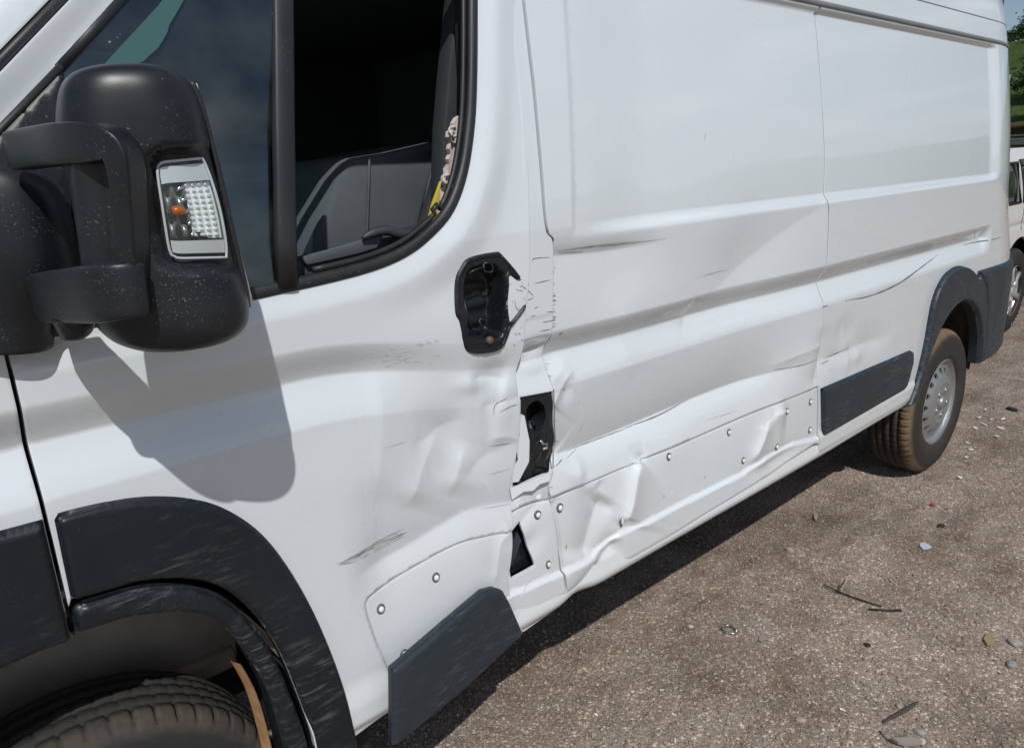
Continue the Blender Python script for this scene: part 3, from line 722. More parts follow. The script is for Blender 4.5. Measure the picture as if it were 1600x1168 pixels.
# ---------------------------------------------------------------- side mouldings
mp = [((613, 1046), .050), ((700, 972), .038), ((757, 925), .030), ((775, 920), .027), ((788, 924), .026), ((798, 942), .025), ((816, 984), .026), ((816, 992), .027), ((720, 1082), .045), ((622, 1164), .062), ((615, 1166), .063)]
P3 = np.array([at_y(*p, YB-d) for p, d in mp]); pc = np.linalg.lstsq(np.c_[P3[:, 0], P3[:, 2], np.ones(len(P3))], P3[:, 1], rcond=None)[0]
hm_loop = [(p[0], p[2]) for p in P3]
sheet('hanging_moulding', hm_loop, proud(lambda x, z: pc[0]*x+pc[1]*z+pc[2]+.008, .012, hm_loop, .016), M['clad2'], door, step=.008, thick=.012)
rm = side([(1282, 607), (1421, 547), (1424, 549), (1424, 566), (1414, 602), (1410, 608), (1283, 681)])
sheet('side_moulding', rm, proud(lambda x, z: YB+0*np.asarray(x, float), .014, rm, .012), M['clad2'], side_panel, step=.012, thick=.02)

# ---------------------------------------------------------------- window seal, divider, glass
WS = [p for p in WIN if p[0] > .44]+winTop
tube(on_loop(WS, .004, SD), .0125, M['seal'], 'window_seal', door, 10, flat=.8)
tube(on_loop([(x+(-.020 if x > .9 else -.004), z+(.018 if x < .92 else .0)) for x, z in WS[6:]], .012, SD), .006, M['seal'], 'glass_channel', door, 8)
bar = [at_y(u, v, YB+float(tumble(z))+.012) for (u, v, z) in ((440, -40, 2.02), (441, 0, 1.98), (443, 200, 1.7), (446, 380, 1.5), (449, 450, 1.43))]
tube(bar, .019, M['seal'], 'window_divider', door, 12, flat=.55, up=(1, 0, 0), power=4)
qg = [on_side(u, v, .014) for u, v in ((200, -10), (96, 108), (92, 520), (200, 506), (438, 456), (436, -10))]
zq = 2.03; qg = [qg[1], qg[2], qg[3], qg[4], on_side(436, -60, .014), on_side(245, -60, .014)]
slab('quarter_glass', qg, (0, .004, 0), M['glass'], door, 0)
M['patch'] = Mat('bare_green_glass').set(Base_Color=(.050, .120, .112), Roughness=.12, Coat_Weight=1.0, Coat_Roughness=.02).m
bare = [on_side(u, v, .0125) for u, v in ((152, 112), (200, 60), (248, 8), (262, -12), (294, -12), (276, 20), (264, 40), (262, 50), (254, 64), (246, 76), (232, 88), (224, 96), (204, 103), (180, 110))]
slab('bare_glass_patch', bare, (0, .0012, 0), M['patch'], door, 0)
aps = [p for p in apL]; tube(on_loop([aps[0], aps[1]], .006, SD), .0095, M['seal'], 'pillar_glass_seal', door, 8)

# ---------------------------------------------------------------- cab interior
xa, xb, ya, yb_, za, zb_ = -.35, 1.95, YB+.13, 3.17, 1.02, 2.085
V = [(xa, ya, za), (xb, ya, za), (xb, yb_, za), (xa, yb_, za), (xa+.55, ya+.05, zb_-.04), (xb, ya, zb_), (xb, yb_-.03, zb_), (xa+.55, yb_-.2, zb_-.04), (xa, ya, 1.34), (xa, yb_, 1.34)]
Fc = [(0, 1, 2, 3), (4, 7, 6, 5), (1, 5, 6, 2), (0, 3, 9, 8)]
mesh('cab_lining', V, Fc, M['pitch'], van, False)
far = [(xa, 3.12, za), (xb, 3.12, za), (xb, 3.12, zb_), (.40, 3.12, zb_), (xa, 3.12, 1.34)]
sheet('far_door_trim', [(p[0], p[2]) for p in far], lambda x, z: 3.12+0*x, M['pitch'], van, step=.08, thick=.02, curl=0)
sheet('cab_far_door', [(p[0], p[2]) for p in far], lambda x, z: 3.20+0*x, M['paint'], van, step=.08, thick=.02, curl=0)
box_obj('dashboard', (.02, 2.25, 1.20), (.5, 1.75, .34), M['trim'], van, .06, seg=4)
sw = [(.46+.055*math.cos(t)*1.0, 1.72+.19*math.cos(t)*0+.19*math.sin(t), 1.33+.16*math.cos(t)) for t in np.linspace(0, 2*math.pi, 33)]
tube(sw, .015, M['trim'], 'steering_wheel', van, 8)
sb_ = [at_y(u, v, 1.62) for u, v in ((494, 392), (505, 345), (527, 282), (546, 252), (560, 246), (610, 238), (676, 222), (688, 226), (686, 250), (668, 300), (655, 352), (648, 420), (560, 440), (490, 425))]
seat = slab('seat_backrest', sb_, (.05, .46, 0), M['seat'], van, .016)
tube([at_y(u, v, 1.612) for u, v in ((684, 226), (676, 262), (664, 310), (655, 352), (650, 390))], .0025, M['seat'], 'seat_piping', seat, 6)
tube([at_y(u, v, 1.612) for u, v in ((577, 246), (576, 300), (574, 352), (572, 410))], .003, M['seat'], 'seat_seam', seat, 6)
slab('seat_side_shield', [at_y(u, v, 1.56) for u, v in ((660, 352), (672, 312), (690, 258), (694, 300), (676, 352), (668, 370))], (0, .03, 0), M['trim'], seat, .006)
box_obj('seat_cushion', tuple(at_y(560, 470, 1.85)), (.50, .46, .16), M['seat'], van, .05, seg=4)
slab('belt_pillar_trim', [at_y(u, v, 1.40) for u, v in ((690, 400), (690, 300), (693, 200), (700, 120), (712, 0), (716, -60), (760, -60), (760, 300), (740, 400))], (0, .05, 0), M['trim'], van, .01)
slab('yellow_panel', [at_y(u, v, 1.385) for u, v in ((667, 356), (677, 318), (690, 282), (692, 300), (692, 345), (684, 356))], (0, .01, 0), M['yellow'], van, .002)
cur = [(719, 180), (713, 184), (709, 192), (707, 202), (702, 205), (701, 214), (706, 219), (704, 226), (702, 233), (704, 240), (701, 248), (702, 256), (699, 263), (700, 271), (695, 276), (694, 284), (698, 290), (694, 296), (694, 306), (691, 314), (692, 322), (689, 332), (694, 330), (702, 314), (712, 282), (719, 240)]
airb = slab('torn_airbag_cloth', [at_y(u, v, 1.325+.006*math.sin(i*2.3)) for i, (u, v) in enumerate(cur)], (0, .014, 0), M['cloth'], van, .002)
for i, (u, v, r) in enumerate(((708, 206, .008), (698, 281, .008))):
    c = at_y(u, v, 1.318); tube([(c[0]+r*math.cos(t), c[1]+.004*math.sin(3*t), c[2]+r*1.3*math.sin(t)) for t in np.linspace(.3, 5.6, 14)], .0035, M['cloth'], 'cloth_curl', airb, 6)
# door card: ledge, arm pull and pocket seen through the open window
slab('door_card', [at_y(u, v, YB+.075) for u, v in ((455, 452), (461, 408), (500, 398), (560, 384), (600, 372), (660, 354), (700, 344), (712, 330), (720, 345), (690, 385), (640, 412), (560, 440), (470, 470))], (0, .05, 0), M['trim'], door, .006)
slab('arm_rest', [at_y(u, v, YB+.062) for u, v in ((472, 402), (600, 366), (598, 372), (590, 388), (560, 397), (480, 415))], (0, .012, 0), M['seat'], door, .004)
tube([at_y(u, v, YB+.055) for u, v in ((566, 372), (582, 364), (604, 360), (625, 366), (655, 364), (690, 354))], [.004, .009, .010, .011, .010, .004], M['trim'], 'grab_handle', door, 8, smooth_path=4)

# ---------------------------------------------------------------- door handle socket (grip torn off)
HND = side([(735, 403), (776, 394), (787, 398), (813, 431), (808, 437), (797, 429), (796, 445), (793, 472), (795, 499), (800, 500), (818, 477), (820, 482), (798, 512), (795, 522), (783, 546), (760, 553), (737, 552), (726, 541), (718, 503), (712, 488), (714, 440), (722, 418)]); HND = spline(HND, 3, True)
def hnd_fn(x, z):
    x = np.asarray(x, float); z = np.asarray(z, float)
    do, _, _ = polydist(x, z, HND, True); di, _, _ = polydist(x, z, HND_IN, True); ins = inside(x, z, HND_IN)
    rim = .006*sm(0, .004, do); cav = np.where(ins, .050*sm(0, .018, di)+.006, 0)
    return SD(x, z)-.001-rim+cav+.003*sm(.006, .010, do)*(1-ins)+.003*np.sin(z*160)*ins*sm(.01, .03, di)
hs = sheet('handle_socket', HND, hnd_fn, M['black'], door, step=.0045, thick=.01)
def at_sd(u, v, off):
    p = side([(u, v)])[0]; return np.array([p[0], float(SD(np.array([p[0]]), np.array([p[1]]))[0])+off, p[1]])
def frame_loop(name, px, off, r, mat, parent): return tube([at_sd(u, v, off) for u, v in px+px[:1]], r, mat, name, parent, 6)
frame_loop('upper_bracket', [(757, 412), (768, 410), (772, 420), (769, 426), (758, 424)], -.004, .003, M['black'], hs)
frame_loop('lower_bracket', [(750, 500), (758, 498), (766, 512), (762, 517), (755, 514)], .004, .0028, M['black'], hs)
tube([at_sd(u, v, o) for u, v, o in ((734, 428, -.004), (742, 422, -.006), (754, 418, -.006))], .003, M['black'], 'linkage_rod', hs, 6)
tube([at_sd(u, v, .002) for u, v in ((727, 470), (732, 495), (737, 515))], .0035, M['black'], 'side_rib', hs, 6)
b0 = at_sd(763, 531, -.009); lathe([(0, -.002), (.007, -.002), (.0085, 0), (.0085, .006)], 16, b0, M['bolt'], 'fixing_bolt', hs)

# ---------------------------------------------------------------- torn opening behind the door edge
def at_sp(u, v, off):
    p = side([(u, v)])[0]; return np.array([p[0], float(SP(np.array([p[0]]), np.array([p[1]]))[0])+off, p[1]])
def at_ss(u, v, off):
    p = side([(u, v)])[0]; return np.array([p[0], float(SS(np.array([p[0]]), np.array([p[1]]))[0])+off, p[1]])
FO = side([(815, 619), (873, 610), (874, 640), (875, 700), (872, 752), (850, 764), (813, 776), (815, 700)])
FH = side([(845+15*math.cos(t), 652+24*math.sin(t)) for t in np.linspace(0, 2*math.pi, 24, endpoint=False)])
fw = sheet('filler_housing', FO, lambda x, z: YB+.016+.003*np.sin(x*190)*np.sin(z*70)+.02*(1-sm(.88, .95, z)), M['black'], pillar, holes=[FH], step=.008, thick=.06)
V, Fc = [], []; ring = FH; n = len(ring)
for k, (s_, dy) in enumerate(((1.02, .020), (1.0, .08), (.9, .13), (.2, .135))):
    cx = sum(p[0] for p in ring)/n; cz = sum(p[1] for p in ring)/n
    for p in ring: V.append((cx+(p[0]-cx)*s_, YB+dy, cz+(p[1]-cz)*s_))
for k in range(3):
    for i in range(n): Fc.append((k*n+i, k*n+(i+1) % n, (k+1)*n+(i+1) % n, (k+1)*n+i))
mesh('filler_bowl', V, Fc, M['dark'], pillar)
for j in range(16):                                         # crumpled plastic and wires
    u0, v0 = random.uniform(822, 864), random.uniform(668, 745); pts = []
    a = random.uniform(0, 6.28)
    for k in range(4):
        t = a+k*1.57+random.uniform(-.5, .5); rr = random.uniform(7, 17); pts.append(at_sp(u0+rr*.7*math.cos(t), v0+rr*1.3*math.sin(t), .016+random.uniform(-.008, .014)))
    slab('torn_plastic_shard', pts, (0, .003, 0), M[('liner', 'black', 'clad2')[j % 3]], pillar, 0)
for j in range(6):
    u0 = random.uniform(820, 835); v0 = random.uniform(655, 700); pts = [at_sp(u0+k*random.uniform(5, 9), v0+random.uniform(-12, 22)+k*5, random.uniform(.0, .02)) for k in range(5)]
    tube(pts, .0017, M['black'], 'torn_wire', pillar, 6, smooth_path=5)
tube([at_sp(u, v, .0) for u, v in ((851, 690), (855, 696), (861, 694), (861, 702), (855, 704))], .0035, M['chrome'], 'latch_clip', pillar, 6)
slab('torn_metal_flap', [at_sp(u, v, o) for u, v, o in ((819, 648, -.001), (822, 650, -.006), (829, 690, -.012), (829, 722, -.014), (819, 756, -.006), (812, 758, -.002), (811, 738, 0), (818, 690, 0))], (0, .002, 0), M['paint'], pillar, 0)
slab('torn_metal_edge', [at_sp(u, v, o) for u, v, o in ((808, 768, -.003), (830, 756, -.010), (846, 748, -.008), (866, 744, -.004), (862, 752, -.014), (846, 757, -.018), (838, 768, -.016), (826, 771, -.012), (812, 786, -.006))], (0, .002, 0), M['paint'], pillar, 0)
slab('triangle_backing', [at_sp(u, v, .030) for u, v in ((798, 835), (830, 810), (850, 890), (796, 918))], (0, .004, 0), M['black'], pillar, 0)
slab('black_plastic_sliver', [at_sp(u, v, o) for u, v, o in ((822, 838, .01), (828, 850, .008), (820, 870, .006), (814, 892, .012), (811, 890, .02), (816, 862, .02))], (0, .004, 0), M['clad2'], pillar, .001)

# ---------------------------------------------------------------- clips left from the torn-off moulding
def clip_mesh():
    V, Fc = [], []
    return V, Fc
clip = lathe([(0, -.0075), (.0035, -.0072), (.0055, -.0055), (.0060, -.002), (.0060, .001)], 14, (0, 0, 0), M['white_clip'], 'stud', sliding)
ringm = lathe([(.0060, -.001), (.0070, -.0032), (.0090, -.0030), (.0098, -.0004), (.0098, .002)], 16, (0, 0, 0), M['ring'], 'stud_ring', sliding)
first = True
def put_stud(p, parent, sx=1.0, sz=1.2):
    global first
    for i, proto in enumerate((clip, ringm)):
        o = proto if first else proto.copy()
        if not first: COL.objects.link(o)
        o.parent = parent; o.matrix_parent_inverse = Matrix.Identity(4); o.location = p; o.scale = (sx, 1, sz)
        o.matrix_parent_inverse = Matrix.Identity(4)
    first = False
for u, v, k in ((884, 797, 1.2), (1051, 715, 1.1), (1145, 677, 1.1), (1232, 643, 1.15), (1268, 628, 1.15), (1267, 672, 1.15), (1215, 698, 1.1), (1164, 720, 1.1), (973, 815, 1.0)): put_stud(at_ss(u, v, .0), sliding, .95*k if u != 973 else .5, 1.15*k if u != 973 else 1.7)
for u, v in ((849, 808), (862, 884)): put_stud(at_sp(u, v, .0), pillar, 1.15 if u < 855 else .85, 1.25)
for u, v in ((685, 904), (598, 953), (633, 1022)): put_stud(at_sd(u, v, .0), door, 1.05, 1.2)

# ---------------------------------------------------------------- scratches, scuffs and a painted dent shadow lying in the paint
def scratch_and_shade(px, wpx, fn, parent, mat='scratch_and_shade', n=5):
    L = side(px); S_ = np.array(spline(L, n)) if len(L) > 2 else np.linspace(L[0], L[1], 8)
    t = np.gradient(S_, axis=0); t /= np.linalg.norm(t, axis=1)[:, None]+1e-9; nr = np.stack([-t[:, 1], t[:, 0]], 1)
    q = np.linspace(0, 1, len(S_)); wd = .62*wpx*np.sin(np.pi*np.clip(q, .03, .97))**.6*(.6+.8*rng.random(len(S_)))
    A = S_+nr*wd[:, None]; B = S_-nr*wd[:, None]; P2 = np.vstack([A, B]); y = fn(P2[:, 0], P2[:, 1])-.0009
    V = np.stack([P2[:, 0], y, P2[:, 1]], 1); m = len(S_); Fc = [(i, i+m, i+m+1, i+1) for i in range(m-1)]
    return mesh('scratch_and_shade', V, Fc, M[mat], parent)
SC = [([(878, 393), (930, 386), (985, 381), (1044, 373)], .0012, 'S'), ([(880, 396), (915, 394), (920, 391)], .0010, 'S'), ([(900, 389), (960, 381), (1010, 376)], .0007, 'S'),
      ([(1093, 434), (1150, 421)], .0007, 'S'), ([(880, 525), (888, 520)], .0018, 'S'), ([(1000, 675), (1050, 655), (1098, 630)], .0022, 'S'), ([(905, 713), (960, 692), (1010, 672)], .0014, 'S'),  # ribbons along the lower dent crease paint its dark shadow line
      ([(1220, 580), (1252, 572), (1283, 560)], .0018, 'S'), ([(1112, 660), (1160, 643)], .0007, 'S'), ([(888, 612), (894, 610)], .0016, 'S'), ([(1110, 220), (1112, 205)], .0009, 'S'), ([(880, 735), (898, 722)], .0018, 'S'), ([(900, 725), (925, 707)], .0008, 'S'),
      ([(1320, 470), (1360, 462), (1400, 445), (1440, 420), (1475, 398)], .0042, 'R'), ([(1515, 383), (1540, 377), (1566, 370)], .0035, 'R'), ([(1284, 480), (1294, 477)], .003, 'R'), ([(1293, 560), (1312, 552), (1330, 543)], .003, 'R'), ([(1286, 570), (1300, 563)], .002, 'R'),
      ([(835, 410), (838, 404), (864, 402)], .0013, 'P'), ([(838, 443), (866, 437)], .0010, 'P'), ([(838, 482), (845, 479)], .0010, 'P'), ([(832, 495), (840, 493)], .0008, 'P'), ([(850, 504), (868, 501)], .0012, 'P'), ([(846, 518), (868, 514)], .0010, 'P'), ([(826, 452), (836, 462)], .0012, 'P'), ([(828, 470), (837, 464)], .0010, 'P'), ([(857, 488), (868, 487)], .0012, 'P'), ([(815, 1010-80), (840, 905)], .0006, 'P'),
      ([(776, 650), (779, 634), (795, 623)], .0014, 'D'), ([(784, 644), (800, 636), (812, 633)], .0014, 'D'), ([(770, 700), (806, 694)], .0007, 'D'), ([(804, 735), (770, 745)], .0005, 'D'), ([(804, 466), (806, 480), (812, 486)], .0010, 'D'), ([(814, 445), (822, 452)], .0010, 'D'), ([(806, 452), (818, 455)], .0009, 'D'), ([(640, 690), (600, 700)], .0005, 'D'), ([(725, 500), (720, 480)], .0014, 'D'), ([(760, 800), (806, 792)], .0006, 'D')]
for px, wd, t in SC: scratch_and_shade(px, wd, {'S': SS, 'R': SR, 'P': SP, 'D': SD}[t], {'S': sliding, 'R': side_panel, 'P': pillar, 'D': door}[t])
# long scuff ahead of the torn moulding
for j in range(60):
    t0 = random.random()*.75; t1 = min(1, t0+random.uniform(.05, .28)); q = random.random()**1.3
    f = lambda t: (527+128*t, 880-50*t-4*math.sin(math.pi*t)+q*17*math.sin(math.pi*min(1, t*.9+.05)))
    scratch_and_shade([f(t0), f((t0+t1)/2), f(t1)], random.uniform(.0003, .0009), SD, door, random.choice(['scratch_and_shade', 'scratch_and_shade2', 'scratch_and_shade2', 'scratch_and_shade2']), 4)
scratch_and_shade([(526, 880), (560, 868), (600, 848), (640, 830)], .0011, SD, door)
for j in range(40):                                        # faint rubbed patch under the window
    u, v = random.gauss(625, 28), random.gauss(563, 7)
    scratch_and_shade([(u, v), (u+random.uniform(2, 12), v-random.uniform(0, 3))], random.uniform(.0005, .0012), SD, door, 'rub', 2)
for j in range(34):                                        # paint chipped along the sliding door's leading edge
    v = random.choice([random.uniform(405, 520), random.uniform(405, 770)]); u = np.interp(v, [q[1] for q in SEAM_S], [q[0] for q in SEAM_S])
    scratch_and_shade([(u-random.uniform(0, 3), v), (u+random.uniform(1, 6), v-random.uniform(-1, 2))], random.uniform(.0006, .0020), SS if random.random() < .5 else SP, sliding, 'scratch_and_shade')
for j in range(26):
    u, v = random.gauss(812, 7), random.uniform(435, 560)
    scratch_and_shade([(u, v), (u+random.uniform(-5, 5), v+random.uniform(-4, 4))], random.uniform(.0004, .0012), SD, door, 'scratch_and_shade')

# ---------------------------------------------------------------- wing mirror
EV = np.array([.287, .958, 0.0]); EP = np.array([.958, -.287, 0.0])
def at_k(u, v, k):
    r = ray(u, v); p = r*(k/(r @ EV)); p[2] += CAMH; return p
def sil_loft(rows, k0, b, npow, levels=70, seg=72, bscale=None):
    R_ = np.array(rows, float); t = np.linspace(0, 1, len(R_)); P = np.array(spline(R_, max(2, levels//len(R_))))
    amax = (P[:, 2]-P[:, 1]).max(); V = []
    for i, (v, uL, uR) in enumerate(P):
        uR = max(uR, uL+1); a_ = at_k(uL, v, k0); b_ = at_k(uR, v, k0); c = (a_+b_)/2; e = (b_-a_)/2
        bb = b*min(1, ((uR-uL)/amax))**.55
        for k in range(seg):
            th = 2*math.pi*k/seg; cs, sn = math.cos(th), math.sin(th)
            cs = math.copysign(abs(cs)**(2/npow), cs); sn = math.copysign(abs(sn)**(2/npow), sn)
            V.append(c+e*cs+EV*bb*sn)
    n = len(P); Fc = []
    for i in range(n-1):
        for k in range(seg): Fc.append((i*seg+k, (i+1)*seg+k, (i+1)*seg+(k+1) % seg, i*seg+(k+1) % seg))
    Fc.append(tuple(range(seg))); Fc.append(tuple((n-1)*seg+k for k in range(seg))[::-1])
    return np.array(V), Fc
mirror = empty('wing_mirror', tuple(at_y(60, 460, YB)))
mirror.parent = van; mirror.matrix_parent_inverse = Matrix.Translation(-Vector(van.location))
def under_mirror(o): o.parent = mirror; o.matrix_parent_inverse = Matrix.Translation(-Vector(mirror.location)); return o
rows = [(104, 190, 222), (107, 160, 246), (113, 128, 268), (124, 107, 287), (142, 95, 303), (170, 90, 315), (200, 89, 322), (240, 94, 331), (280, 106, 341), (330, 116, 352), (380, 124, 363), (430, 132, 375), (460, 138, 385), (480, 142, 388), (500, 148, 385), (516, 162, 372), (528, 180, 346), (537, 205, 305), (541, 228, 268)]
K0, KB = 1.065, .088
HV, HF = sil_loft(rows, K0, KB, 2.7, 150, 150)
uv = project(HV); NOTCH = [(228, 268), (231, 246), (240, 233), (256, 227), (326, 222), (334, 222), (400, 425), (352, 429), (290, 427), (262, 420), (248, 404), (242, 380)]
nd, _, _ = polydist(uv[:, 0], uv[:, 1], NOTCH, True); ins = inside(uv[:, 0], uv[:, 1], NOTCH) & ((HV @ EV) < K0+.03)
HV2 = HV+EV[None, :]*(.026*sm(0, 10, nd)*ins)[:, None]
hk = HV2 @ EV; front = hk < K0
def k_at(u, v):
    d = (uv[:, 0]-u)**2+(uv[:, 1]-v)**2; d = np.where(front, d, 1e9); j = np.argsort(d)[:4]; wgt = 1/(d[j]+1); return float((hk[j]*wgt).sum()/wgt.sum())
housing = under_mirror(mesh('mirror_housing', HV2, HF, M['black']))
# edge bead where the housing meets the mirror glass, and the glass itself on the rearward face
bead = [(300, 128), (312, 155), (322, 190), (331, 225), (341, 262), (352, 310), (363, 360), (374, 405), (385, 455), (388, 480)]
under_mirror(tube([at_k(u-1, v, K0-.004) for u, v in bead], .0042, M['seal'], 'housing_bead', None, 8, smooth_path=4))
gl = [at_k(u, v, k) for u, v, k in ((300, 130, K0+.01), (388, 470, K0+.01), (380, 478, K0+.09), (290, 140, K0+.09))]
under_mirror(slab('mirror_glass', gl, tuple(EP*.006), M['mirror'], None, 0))
# bracket: two arms and the spine that join the head to the foot
def kf(u, v, d): return at_k(u, v, d)
up_arm = [(34, 236, 1.16), (60, 231, 1.10), (100, 226, 1.03), (140, 223, .985), (170, 224, .964), (188, 236, .958), (197, 262, .958), (201, 300, .960), (205, 350, .964), (208, 400, .968), (210, 440, .972)]
under_mirror(tube([at_k(*p) for p in up_arm], [.0235, .0235, .0235, .0225, .019, .0155, .0130, .0120, .0115, .0115, .0115], M['black'], 'bracket_upper_arm', None, 56, flat=[.8, .8, .8, .8, .9, 1.2, 1.5, 1.6, 1.6, 1.6, 1.6], up=(0, 0, 1), power=9, smooth_path=6))
lo_arm = [(212, 450, .975), (196, 452, .970), (160, 456, .990), (120, 459, 1.045), (84, 462, 1.12), (79, 463, 1.15)]
under_mirror(tube([at_k(*p) for p in lo_arm], [.031, .033, .034, .033, .032, .030], M['black'], 'bracket_lower_arm', None, 56, flat=.75, up=(0, 0, 1), power=9, smooth_path=6))
CV, CF = sil_loft([(244, 118, 196), (248, 112, 200), (256, 110, 204), (300, 114, 206), (350, 120, 210), (400, 126, 212), (430, 129, 214)], 1.03, .046, 3.2, 30, 40)
under_mirror(mesh('pivot_column', CV, CF, M['black']))
KV, KF = sil_loft([(494, 82, 150), (500, 84, 150), (515, 92, 146), (524, 96, 135)], 1.09, .05, 3, 16, 32)
under_mirror(mesh('lower_pivot', KV, KF, M['black']))
# foot on the door
FV, FF = sil_loft([(258, -70, 20), (260, -90, 36), (266, -110, 52), (280, -120, 76), (300, -125, 94), (330, -128, 108), (370, -130, 118), (410, -130, 126), (450, -130, 118), (480, -128, 96), (500, -126, 88), (520, -124, 86), (540, -120, 84)], 1.235, .075, 2.8, 60, 60)
under_mirror(mesh('mirror_foot', FV, FF, M['black']))
sail = [(97, 106), (93, 108), (0, 205), (-70, 278), (-70, 552), (0, 541), (92, 526), (120, 520), (104, 180), (101, 118)]
sl_loop = side(sail)
sheet('mirror_sail', sl_loop, proud(lambda x, z: YB+tumble(z)+.004, .010, sl_loop, .008), M['black'], door, step=.012, thick=.02)
tube(on_loop(side([(95, 104), (0, 203), (-60, 266)]), -.002), .0055, M['seal'], 'sail_edge', door, 8)
# indicator lamp in the notch
def lamp_pt(a, b, off):
    """a across (0..1), b down (0..1) inside the lamp's outline"""
    l = (1-b)*np.array([243, 254])+b*np.array([266, 404]); r = (1-b)*np.array([318, 247])+b*np.array([356, 402])
    r = r+np.array([6*math.sin(math.pi*b), 0]); q = l+(r-l)*a; return q
LK = {}
corners = [lamp_pt(a, b, 0) for a, b in ((.5, .5), (.15, .15), (.85, .15), (.85, .85), (.15, .85))]
A_ = np.array([[q[0], q[1], 1] for q in corners]); kk = np.array([k_at(*q) for q in corners]); LS = np.linalg.lstsq(A_, kk, rcond=None)[0]
def lamp3(a, b, off):
    q = lamp_pt(a, b, 0); k = LS @ np.array([q[0], q[1], 1]); k += .006*((2*a-1)**2)+.003*((2*b-1)**2); return at_k(q[0], q[1], k+off)
def round_ab(a, b, r=.10):
    # squeeze corners of the patch
    x, y = 2*a-1, 2*b-1; return .5+.5*x*math.sqrt(1-.10*y**8), .5+.5*y*math.sqrt(1-.16*max(0, -x)**8)
def patch(name, a0, a1, b0, b1, na, nb, off, mat, facet=None):
    V, Fc = [], []
    for j in range(nb+1):
        for i in range(na+1):
            a = a0+(a1-a0)*i/na; b = b0+(b1-b0)*j/nb; o = off+(facet(i, j) if facet else 0); V.append(lamp3(*round_ab(a, b), o))
    for j in range(nb):
        for i in range(na): k = j*(na+1)+i; Fc.append((k, k+na+1, k+na+2, k+1))
    return under_mirror(mesh(name, V, Fc, mat, None, facet is None))
M['smoke'] = Mat('lamp_green_grey').set(Base_Color=(.20, .23, .22), Roughness=.25, Metallic=.4).m
patch('lamp_back', 0, 1, 0, 1, 20, 20, .001, M['smoke'])
patch('lamp_top_band', .05, .97, .05, .22, 12, 6, -.010, M['frost'], None)
patch('lamp_bottom_band', .05, .97, .82, .95, 12, 6, -.010, M['frost'], None)
patch('lamp_prisms', .45, .94, .23, .80, 16, 40, -.004, M['prism'], lambda i, j: -.0045*((i % 4) in (1, 2))*((j % 4) in (1, 2)))
patch('lamp_reflector', .06, .49, .23, .80, 14, 18, -.003, M['smoke'], lambda i, j: .004*math.sin(i*.9)*math.sin(j*.7))
for q, (aa, bb) in enumerate(((.20, .53), (.30, .52), (.40, .52))):
    pass
c0 = lamp3(.16, .51, -.010); c1 = lamp3(.40, .51, -.008)
under_mirror(tube([c0, c0*.75+c1*.25, c0*.5+c1*.5, c0*.2+c1*.8, c1], [.0045, .0065, .0062, .0045, .002], M['amber'], 'lamp_bulb', None, 12, smooth_path=3))
for t in range(5):
    p0 = lamp3(.46, .26+.12*t, -.006); p1 = lamp3(.30+.03*t, .30+.12*t, -.006); under_mirror(tube([p0, (p0+p1)/2, p1], .0022, M['chrome'], 'lamp_fin', None, 5))
patch('lamp_lens', 0, 1, 0, 1, 24, 24, -.014, M['lens'])
edge = [(a, 0) for a in np.linspace(0, 1, 12)]+[(1, b) for b in np.linspace(0, 1, 16)][1:]+[(a, 1) for a in np.linspace(1, 0, 12)][1:]+[(0, b) for b in np.linspace(1, 0, 16)][1:]
under_mirror(tube([lamp3(*round_ab(a, b), -.012) for a, b in edge], .0017, M['frost'], 'lamp_rim', None, 8))
under_mirror(box_obj('drain_plug', tuple(at_k(226, 543, K0-.03)), (.006, .006, .006), M['black'], None, .001))

# ---------------------------------------------------------------- wheels
M['tyre'] = None
def rubber(name, mudc, mudamt):
    m = Mat(name).set(Roughness=.82, Specular_IOR_Level=.3)
    g = m.ramp(m.noise(9, 6, .7), [(.5-mudamt*.3, 0), (.78-mudamt*.25, 1)])
    tr = m.node('ShaderNodeVectorMath', operation='LENGTH'); q = m.node('ShaderNodeVectorMath', operation='MULTIPLY'); q.inputs[1].default_value = (1, 0, 1)
    m.link(m.tc.outputs['Object'], q.inputs[0]); m.link(q.outputs[0], tr.inputs[0])
    band = m.ramp(tr.outputs['Value'], [(.22, .16), (.300, .06), (.336, .10), (.354, 1.0)])                     # dried mud on tread and shoulder
    yy = m.node('ShaderNodeSeparateXYZ'); m.link(m.tc.outputs['Object'], yy.inputs[0])
    outer = m.ramp(yy.outputs[1], [(.045, 1.0), (.075, .22)])
    f = m.math('MULTIPLY', m.math('MULTIPLY', band, outer), m.math('ADD', m.math('MULTIPLY', g, .75), mudamt*.22))
    m.base(m.mix(f, (.022, .022, .023), mudc)); m.bump(m.noise(70, 5), .4, .003)
    return m.m
M['tyre_rear'] = rubber('rear_tyre_with_ochre_mud', (.195, .135, .078), .9)
M['tyre_front'] = rubber('front_tyre_with_dried_mud', (.085, .072, .056), .7)
M['tyre_suv'] = rubber('dusty_black_tyre', (.05, .046, .042), .3)
R0 = .372
tprof = [(.205, .045), (.214, .030), (.224, .017), (.232, .011), (.250, .0075), (.285, .0035), (.318, .005), (.340, .012), (.355, .022), (.3655, .032), (R0-.002, .042), (R0, .052),
         (R0, .068), (R0-.009, .069), (R0-.009, .075), (R0, .076), (R0+.001, .102), (R0-.009, .103), (R0-.009, .110), (R0+.001, .111), (R0+.001, .139), (R0-.009, .140), (R0-.009, .147), (R0, .148),
         (R0, .172), (R0-.009, .173), (R0-.009, .179), (R0, .180), (R0-.002, .200), (.355, .222), (.31, .240), (.25, .235), (.205, .205)]
def tread(i, k):
    if k in (9, 10, 11, 12) and i % 7 == 0: return -.010
    if k in (15, 16, 19, 20, 23, 24) and i % 6 == 3: return -.003
    return 0
